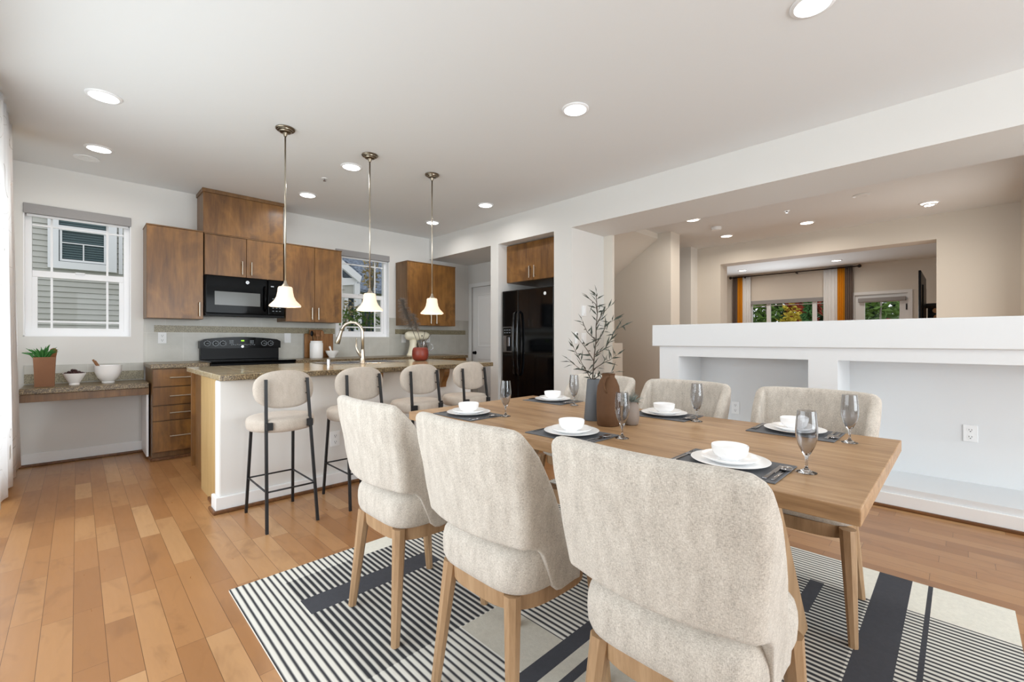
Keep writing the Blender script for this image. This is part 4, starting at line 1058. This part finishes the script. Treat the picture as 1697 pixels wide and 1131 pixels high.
# ================================================================== BAR STOOLS
def make_stool(label):
    t = thing('bar_stool', label, 'bar stool', (0, 0, 0), 0, 'bar stools along the island')
    # local frame: x across, y toward the island; origin under the seat centre (world y 3.09)
    def bar(a, b_, w=.016): 
        m = MB(); a, b_ = Vector(a), Vector(b_); h = w / 2
        m.hull([(a.x - h, a.y - h, a.z), (a.x + h, a.y - h, a.z), (a.x + h, a.y + h, a.z), (a.x - h, a.y + h, a.z)], [(b_.x - h, b_.y - h, b_.z), (b_.x + h, b_.y - h, b_.z), (b_.x + h, b_.y + h, b_.z), (b_.x - h, b_.y + h, b_.z)])
        return m
    for s in (-1, 1):
        bar((s * .146, -.229, .0), (s * .121, -.118, .90)).put('leg', M['blackmetal'], t)
        bar((s * .145, .225, .0), (s * .128, .165, .60)).put('leg', M['blackmetal'], t)
    zr = .235
    def yx(s, f, z): return (s * (.146 - .025 * z / .9), -.229 + .111 * z / .9, z) if f < 0 else (s * (.145 - .017 * z / .6), .225 - .06 * z / .6, z)
    def rod(a, b_): return MB().tube([a, b_], .0055, 8)
    rod(yx(-1, 1, zr), yx(1, 1, zr)).put('footrest', M['blackmetal'], t, smooth=True)
    rod(yx(-1, -1, zr), yx(1, -1, zr)).put('stretcher', M['blackmetal'], t, smooth=True)
    for s in (-1, 1): rod(yx(s, -1, zr), yx(s, 1, zr)).put('stretcher', M['blackmetal'], t, smooth=True)
    prof = [(0, .575), (.165, .575), (.185, .58), (.195, .592), (.198, .61), (.198, .635), (.193, .650), (.18, .659), (.12, .664), (0, .665)]
    MB().lathe(prof, (0, 0, 0), 48).put('seat', M['stoolfab'], t, smooth=True, angle=60)
    for s in (-1, 1):
        m = MB(); x = s * .137
        m.box(min(s * .100, s * .134), max(s * .100, s * .134), -.186, -.160, .598, .642).put('seat_bracket', M['blackmetal'], t)
    # padded oval backrest, curved in plan, leaning with the legs
    m = MB(); nu, nv = 30, 14; rings = []
    cx, cz, hx, hz, th = 0, .832, .178, .118, .045
    def bpnt(a, r, o):
        e = 2.5; c, s_ = math.cos(a), math.sin(a)
        x = hx * r * math.copysign(abs(c) ** (2 / e), c); z = hz * r * math.copysign(abs(s_) ** (2 / e), s_)
        y = -.112 + .11 * (z) / .9 * .9 + .9 * x * x * -1.0 * -1.0 + o * th
        return (x, y, cz + z)
    L = []
    for r, o in ((.02, 0), (.5, 0), (.85, .0), (.96, .12), (1.0, .35), (1.0, .65), (.96, .88), (.85, 1.0), (.5, 1.0), (.02, 1.0)):
        L.append([bpnt(2 * PI * k / 40, r, o) for k in range(40)])
    m.loops(L); m.put('backrest', M['stoolfab'], t, smooth=True)
    for s in (-1, 1):
        for z in (.80, .875):
            MB().tube([(s * (.146 - .025 * z / .9), -.229 + .111 * z / .9, z), (s * .118, -.090, z)], .004, 6).put('back_pin', M['blackmetal'], t)
    return t
proto = None
for i, lab in enumerate(['cream bar stool at the left end of the island, fully in view', 'cream bar stool second from the left, half behind the near dining chair', 'cream bar stool third from the left, in front of the rust vase', 'cream bar stool at the right end of the island, nearest the fridge']):
    if proto is None: proto = o = make_stool(lab)
    else: o = copy_tree(proto)
    o.location = (.941 + .5055 * i, 3.09, 0); o['label'] = lab

# ================================================================== LAMPS
def recessed(x, y, label, warm=False, power=4.5, group='recessed ceiling lights'):
    t = thing('recessed_light', label, 'ceiling light', (x, y, CE), 0, group)
    MB().lathe([(.074, 0), (.094, 0), (.094, -.003), (.090, -.007), (.076, -.009), (.074, -.006)], (x, y, CE - .0005), 36, closed=True).put('trim_ring', M['vinyl'], t, smooth=True, angle=40)
    MB().lathe([(0, -.004), (.0735, -.004), (.0735, -.0075), (0, -.0085)], (x, y, CE - .0005), 32).put('lens', M['lensoff'] if warm else M['lens'], t, smooth=True, angle=40)
    a = area('lamp_light', (0, 0, -.012), (0, 0, 0), .14, .14, power, (1, .90, .78) if warm else (1, .96, .91), 'DISK', t, math.radians(165)); return t
KL = [(.125, 3.935, 'recessed light nearest the white curtain, over the dining floor'), (.13, 5.04, 'recessed light above the left kitchen window'), (1.80, 3.935, 'recessed light between the first two pendants'), (1.805, 5.035, 'recessed light in front of the vent box'),
      (3.44, 3.94, 'recessed light in front of the fridge alcove'), (3.44, 5.03, 'recessed light behind the third pendant stem'), (2.455, 1.87, 'recessed light above the far end of the dining table'), (2.49, .493, 'recessed light cut by the top edge of the photo, above the table')]
for x, y, l in KL: recessed(x, y, l)
recessed(5.81, 2.49, 'hall recessed light partly hidden by the beam', True, 8, 'hall recessed lights')
recessed(7.085, 2.515, 'hall recessed light near the column in the hall', True, 8, 'hall recessed lights')
recessed(7.06, 1.465, 'hall recessed light in the middle above the half wall', True, 8, 'hall recessed lights')
t = recessed(7.053, .256, 'tilted eyeball recessed light at the right of the hall ceiling', True, 8, 'hall recessed lights')
MB().lathe([(.045, 0), (.07, -.006), (.062, -.028), (.045, -.034), (.042, -.03)], (7.053, .256, CE - .0005), 30, closed=True).put('eyeball', M['vinyl'], t, smooth=True, angle=40)
recessed(10.87, 3.51, 'recessed light in the far room, above the left drapes', True, 6, 'far room recessed lights')
recessed(10.83, 1.745, 'recessed light in the far room, above the right drapes', True, 6, 'far room recessed lights')
def pendant(label):
    t = thing('pendant_light', label, 'pendant light', (0, 0, CE), 0, 'pendant lights over the island'); t.location = (0, 0, 0)
    MB().lathe([(0, 0), (.066, 0), (.068, -.006), (.064, -.012), (.056, -.013), (.054, -.019), (.044, -.022), (.040, -.030), (.018, -.036), (.010, -.060), (0, -.062)], n=36).put('canopy', M['bronze'], t, smooth=True, angle=35)
    MB().tube([(0, 0, -.05), (0, 0, -1.165)], .0062, 12).put('stem', M['nickel'], t, smooth=True)
    MB().lathe([(0, -1.145), (.008, -1.15), (.012, -1.17), (.026, -1.19), (.030, -1.20), (0, -1.20)], n=24).put('socket_cap', M['nickel'], t, smooth=True, angle=40)
    pr = [(.022, -1.193), (.044, -1.196), (.050, -1.205), (.053, -1.235), (.060, -1.270), (.075, -1.300), (.096, -1.322), (.108, -1.334), (.110, -1.343), (.106, -1.345), (.090, -1.328), (.070, -1.305), (.054, -1.270), (.047, -1.235), (.044, -1.21), (.022, -1.20)]
    MB().lathe(pr, n=44, closed=True).put('lamp_shade', M['shade'], t, smooth=True, angle=60)
    MB().sphere((0, 0, -1.27), .024, 14, 10).put('bulb', M['lensoff'], t, smooth=True)
    d = bpy.data.lights.new('bulb_light', 'POINT'); d.energy = 2.6; d.color = (1, .86, .68); d.shadow_soft_size = .02
    o = bpy.data.objects.new('bulb_light', d); COL.objects.link(o); o.parent = t; o.location = (0, 0, -1.325)
    return t
proto = None
for x, lab in ((1.12, 'pendant light over the left end of the island, in front of the microwave'), (1.80, 'pendant light in the middle, in front of the kitchen window'), (2.44, 'pendant light on the right, in front of the right wall cabinet')):
    if proto is None: proto = o = pendant(lab)
    else: o = copy_tree(proto)
    o.location = (x, 3.578, CE); o['label'] = lab
def disc(name, label, cat, x, y, r, h, mat='plate'):
    t = thing(name, label, cat, (x, y, CE)); MB().lathe([(0, 0), (r, 0), (r, -h * .55), (r * .86, -h), (r * .5, -h * 1.05), (0, -h * 1.05)], (x, y, CE - .0005), 32).put('housing', M[mat], t, smooth=True, angle=40)
    MB().lathe([(r * .62, 0), (r * .70, 0), (r * .70, -.002), (r * .62, -.002)], (x, y, CE - h * 1.02), 24, closed=True).put('grille_ring', M['trim'], t); return t
disc('smoke_detector', 'white smoke detector on the hall ceiling', 'smoke detector', 6.45, 2.43, .07, .04)
disc('ceiling_speaker', 'flat white round disc on the hall ceiling near the beam', 'ceiling disc', 6.16, .77, .075, .012)
disc('ceiling_speaker', 'flat white round disc on the kitchen ceiling above the left window', 'ceiling disc', .06, 5.38, .085, .008)
def sprinkler(x, y, label):
    t = thing('fire_sprinkler', label, 'sprinkler', (x, y, CE))
    MB().lathe([(0, 0), (.032, 0), (.030, -.004), (0, -.006)], (x, y, CE - .0005), 24).put('escutcheon', M['plate'], t)
    MB().tube([(x, y, CE - .004), (x, y, CE - .022)], .007, 8).lathe([(0, -.022), (.014, -.022), (.014, -.025), (0, -.025)], (x, y, CE), 16).put('head', M['silver'], t)
sprinkler(1.743, 4.41, 'small fire sprinkler head on the kitchen ceiling'); sprinkler(6.244, 1.505, 'small fire sprinkler head on the hall ceiling')

# wall devices on the pillar beside the opening (pillar face looks toward -y)
t = thing('wall_switch', 'white raised switch box high on the opening\'s left pillar', 'light switch', (4.18, 3.07, 1.48))
MB().box(4.15, 4.21, 3.045, 3.07, 1.42, 1.54, .004).put('cover_plate', M['plate'], t); MB().box(4.17, 4.19, 3.038, 3.046, 1.45, 1.51, .002).put('rocker', M['vinyl'], t)
t = thing('wall_switch', 'flat white switch plate lower on the opening\'s left pillar', 'light switch', (4.19, 3.07, 1.17))
MB().box(4.145, 4.235, 3.064, 3.07, 1.11, 1.225, .002).put('cover_plate', M['plate'], t); MB().box(4.175, 4.205, 3.058, 3.065, 1.135, 1.20, .002).put('rocker', M['plate'], t)
t = thing('remote_holder', 'slim white wall remote with dark display on the pillar', 'remote', (4.04, 3.07, 1.17))
MB().box(4.022, 4.062, 3.05, 3.07, 1.10, 1.235, .006, 3).put('body', M['plate'], t); MB().box(4.032, 4.052, 3.048, 3.051, 1.195, 1.222, .001).put('display', M['slot'], t)

# ================================================================== FAR ROOM
t = thing('curtain_rod', 'dark curtain rod with finials above the far window', 'curtain rod', (11.62, 2.75, 2.685))
MB().tube([(11.62, 1.50, 2.69), (11.62, 4.0, 2.69)], .013, 10).put('rod', M['rod'], t, smooth=True)
for yy in (1.48, 4.03): MB().sphere((11.62, yy, 2.69), .035, 12, 8).put('finial', M['rod'], t, smooth=True)
for yy in (1.70, 2.62, 3.70): MB().box(11.61, 11.75, yy - .008, yy + .008, 2.655, 2.69).put('bracket', M['rod'], t)
for a, b_, mat, lab, nm, off in ((3.885, 3.995, 'taupe', 'taupe drape at the left of the far window', 'drape', 0), (3.765, 3.88, 'mustard', 'mustard drape at the left of the far window', 'drape', .0), (3.58, 3.76, 'sheer', 'white sheer at the left of the far window', 'sheer_curtain', .0),
                         (1.865, 2.11, 'sheer', 'white sheer at the right of the far window', 'sheer_curtain', 0), (1.735, 1.86, 'mustard', 'mustard drape at the right of the far window', 'drape', 0), (1.60, 1.73, 'taupe', 'taupe drape between far window and far door', 'drape', 0)):
    t = thing(nm, lab, 'curtain', (11.66, (a + b_) / 2, .04)); drape(t, 'curtain_panel', M[mat], (a, b_, 11.655), .04, 2.715, .018, 3.5, n=40)
t = thing('television', 'thin black television seen edge-on in the far room', 'television', (9.7, .43, 1.5))
MB().box(9.0, 10.4, .415, .445, 1.35, 2.19, .006).put('panel', M['blackmatte'], t)
MB().box(9.3, 10.1, .40, .415, 1.45, 2.0, .004).put('rear_cover', M['blackmatte'], t)
MB().tube([(9.9, .40, 1.7), (9.9, -.10, 1.7), (10.0, -.74, 1.7)], .04, 10).put('wall_arm', M['blackmetal'], t)
t = thing('picture', 'tall dark standing panel with tan shapes beside the black television', 'picture', (10.7, .2, 0))
MB().box(10.70, 10.73, -.02, .41, .002, 1.79, .004).put('frame', M['blackmatte'], t)
MB().sphere((10.70, .285, 1.66), .07, 16, 10, (.05, .9, .7)).sphere((10.70, .275, 1.54), .06, 16, 10, (.05, 1, .9)).put('print_shapes', M['tan'], t, smooth=True)

# ================================================================== OUTSIDE
struct('ground', MB().box(-14, 30, 6.3, 30, -1.3, -1.2).box(12.4, 34, -14, 6.3, -1.3, -1.2).box(-14, -.8, -14, 6.3, -1.3, -1.2), M['grass'])
# neighbour's sided wall seen by the left window
t = thing('neighbor_house', 'grey sided neighbouring house seen in the left kitchen window', 'house', (0, 9.5, -1.2))
m = MB(); n = 0; z = -1.2
prof = []
while z < 5.6:
    prof += [(9.478, z), (9.494, z + .078), (9.515, z + .078)]; z += .083
poly = prof + [(9.8, z), (9.8, -1.2)]
m.prism(poly, 'x', -3.2, 2.2); m.put('siding', M['siding'], t)
nw = MB(); nw.box(-.31, .45, 9.410, 9.470, 2.215, 2.32).box(-.31, -.195, 9.410, 9.470, 2.32, 3.5).box(.335, .45, 9.410, 9.470, 2.32, 3.5).box(-.195, .335, 9.420, 9.470, 2.79, 2.86).box(-.31, .45, 9.410, 9.470, 3.5, 3.6)
wf = nw.put('window', M['vinyl'], t)
nw = MB(); nw.box(-.185, .325, 9.430, 9.450, 2.33, 2.36).box(-.185, -.16, 9.430, 9.450, 2.36, 2.79).box(.30, .325, 9.430, 9.450, 2.36, 2.79).box(.062, .078, 9.435, 9.445, 2.36, 2.60).box(-.16, .30, 9.435, 9.445, 2.60, 2.615)
nw.put('inner_sash', M['vinyl'], wf)
nw = MB(); z = 2.34
while z < 3.5: nw.box(-.19, .33, 9.454, 9.456, z, z + .022); z += .036
nw.put('blinds', M['blind'], wf); MB().box(-.195, .335, 9.458, 9.468, 2.32, 3.5).put('pane', M['dark'], wf)
MB().box(.475, .52, 9.46, 9.49, 2.2, 5.0).put('downpipe', M['vinyl'], t)
# gabled house in the second window
t = thing('gabled_house', 'white gabled house with grey shingle roof seen in the kitchen window', 'house', (5.0, 11.5, -1.2))
MB().box(3.6, 5.62, 12.05, 13.5, -1.2, 2.7).put('wall', M['siding'], t)
MB().prism([(3.6, 2.55), (5.30, 2.55), (5.30, 2.85), (3.6, 4.15)], 'y', 12.02, 12.05).put('gable', M['siding'], t)
MB().hull([(3.4, 11.9, 4.40), (5.70, 11.9, 2.76), (5.70, 12.0, 2.76), (3.4, 12.0, 4.40)], [(3.4, 11.9, 4.60), (5.75, 11.9, 2.95), (5.75, 12.0, 2.95), (3.4, 12.0, 4.60)]).put('rake_board', M['vinyl'], t)
MB().hull([(3.4, 11.95, 4.61), (5.78, 11.95, 2.955), (5.78, 14, 2.955), (3.4, 14, 4.61)], [(3.4, 11.95, 4.66), (5.80, 11.95, 3.0), (5.80, 14, 3.0), (3.4, 14, 4.66)]).put('roof', M['roof'], t)
MB().hull([(4.5, 12.0, 2.55), (5.66, 12.0, 2.72), (5.66, 12.04, 2.72), (4.5, 12.04, 2.55)], [(4.5, 12.0, 2.80), (5.66, 12.0, 2.90), (5.66, 12.04, 2.90), (4.5, 12.04, 2.80)]).put('frieze_board', M['vinyl'], t)
MB().box(5.56, 5.72, 11.95, 12.1, -1.2, 2.75).put('porch_post', M['vinyl'], t)
w2 = MB().box(5.30, 5.40, 12.0, 12.06, 1.2, 2.4).box(5.66, 5.76, 11.93, 11.96, 1.2, 2.4).box(5.30, 5.72, 12.0, 12.06, 1.2, 1.3).put('window', M['vinyl'], t)
MB().box(5.40, 5.60, 12.02, 12.045, 1.3, 2.40).put('pane', M['dark'], w2)
t = thing('shingled_house', 'further house with a blue-grey shingle roof behind the gabled house', 'house', (8.0, 16, -1.2))
MB().box(5.9, 12, 16, 19, -1.2, 3.4).put('wall', M['siding'], t)
MB().hull([(4.5, 15.4, 2.9), (12.5, 15.4, 2.9), (12.5, 19, 6.0), (4.5, 19, 6.0)], [(4.5, 15.4, 3.0), (12.5, 15.4, 3.0), (12.5, 19, 6.1), (4.5, 19, 6.1)]).put('roof', M['roof'], t)
MB().box(6.8, 8.2, 15.93, 16.0, 0.4, 2.7).put('window', M['dark'], t)

def tree(name, label, cat, base, crown, n, size, mat, seedv, trunk_r=.06, grp=None, stems=None):
    rnd = random.Random(seedv); t = thing(name, label, cat, base, 0, grp); B = Vector(base)
    tp = stems or [[B, (B.x + .05, B.y, B.z + (crown[2] - B.z) * .6), (crown[0], crown[1], crown[2] + crown[5] * .5)]]
    m = MB()
    for s in tp: m.tube(s, [trunk_r * (1 - .7 * i / (len(s) - 1)) for i in range(len(s))], 7)
    m.put('trunk', M['trunk'], t, smooth=True)
    m = MB(); cx, cy, cz, rx, ry, rz = crown
    for i in range(n):
        v = Vector((rnd.gauss(0, 1), rnd.gauss(0, 1), rnd.gauss(0, 1))).normalized() * (rnd.random() ** .4)
        if name == 'conifer_tree':
            h = rnd.random(); rr = (1 - h) * rx * math.sqrt(rnd.random()); a = rnd.uniform(0, 2 * PI); p = Vector((cx + rr * math.cos(a), cy + rr * math.sin(a), cz - rz + 2 * rz * h)); d = Vector((math.cos(a), math.sin(a), rnd.uniform(-.9, .1)))
        else:
            p = Vector((cx + v.x * rx, cy + v.y * ry, cz + v.z * rz)); d = Vector((rnd.gauss(0, 1), rnd.gauss(0, 1), rnd.gauss(0, .6)))
        m.leafcard(p, d, Vector((rnd.gauss(0, 1), rnd.gauss(0, 1), rnd.gauss(0, 1))).normalized(), size * rnd.uniform(.7, 1.3), size * .55)
    m.put('foliage', M[mat], t); return t
# leafy branch just outside the kitchen window
tree('shrub', 'leafy shrub with cream and green leaves outside the kitchen window', 'shrub', (3.45, 7.3, -1.2), (3.45, 7.25, 1.50, .42, .25, .20), 230, .075, 'green', 31, .03, None,
     [[(3.45, 7.3, -1.2), (3.5, 7.3, .9), (3.7, 7.25, 2.1), (3.75, 7.2, 2.7)], [(3.5, 7.3, .9), (3.2, 7.25, 1.5)]])
tree('shrub', 'pale-leaved upper branch outside the kitchen window', 'shrub', (3.95, 7.9, -1.2), (3.98, 7.85, 2.42, .15, .2, .38), 150, .08, 'paleleaf', 32, .025)
tree('shrub', 'pale low foliage outside the kitchen window bottom', 'shrub', (3.3, 7.95, -1.2), (3.55, 7.9, 1.68, .32, .18, .22), 90, .08, 'paleleaf', 35, .02)
# garden beyond the far window
tree('garden_tree', 'dark green tree at the left of the far window', 'tree', (17.0, 6.1, -1.2), (17.0, 6.1, 1.6, 1.1, 1.1, 2.0), 900, .26, 'darkgreen', 41, .09, 'garden trees')
tree('garden_tree', 'mid green tree beyond the middle of the far window', 'tree', (16.2, 4.6, -1.2), (16.2, 4.5, 1.5, .5, .5, 1.6), 700, .2, 'green', 42, .07, 'garden trees')
tree('garden_tree', 'yellow autumn tree in the middle of the far window', 'tree', (15.5, 3.6, -1.2), (15.5, 3.6, 1.15, .36, .36, 1.15), 700, .15, 'yellowleaf', 43, .05, 'garden trees')
tree('garden_tree', 'red autumn tree beyond the yellow tree in the far window', 'tree', (17.6, 3.75, -1.2), (17.6, 3.75, 2.5, .75, .5, 1.0), 800, .22, 'redleaf', 44, .06, 'garden trees')
tree('conifer_tree', 'green conifer at the right of the far window', 'tree', (14.6, 2.98, -1.2), (14.6, 2.98, .5, .42, .42, 1.72), 900, .17, 'conifer', 45, .06, 'garden trees')
tree('garden_tree', 'green tree seen through the glazed far door', 'tree', (17.0, 1.6, -1.2), (17.0, 1.6, 1.6, 1.3, 1.2, 2.0), 900, .24, 'green', 46, .05, 'garden trees',
     [[(16.0, 1.55, -1.2), (16.0, 1.6, 1.0), (16.0, 1.52, 3.2)], [(15.8, 1.35, -1.2), (15.8, 1.25, 1.0), (15.8, .95, 3.2)]])
tree('garden_shrub', 'rust-red shrub low behind the glazed far door', 'shrub', (14.3, 1.4, -1.2), (14.3, 1.35, .85, .45, .5, .85), 260, .16, 'redleaf', 47, .03)
tree('garden_tree', 'large dark tree filling the background of the garden', 'tree', (22.0, 4.5, -1.2), (22, 4.0, 2.5, 1.5, 5.5, 4.0), 2600, .5, 'darkgreen', 48, .15, 'garden trees')
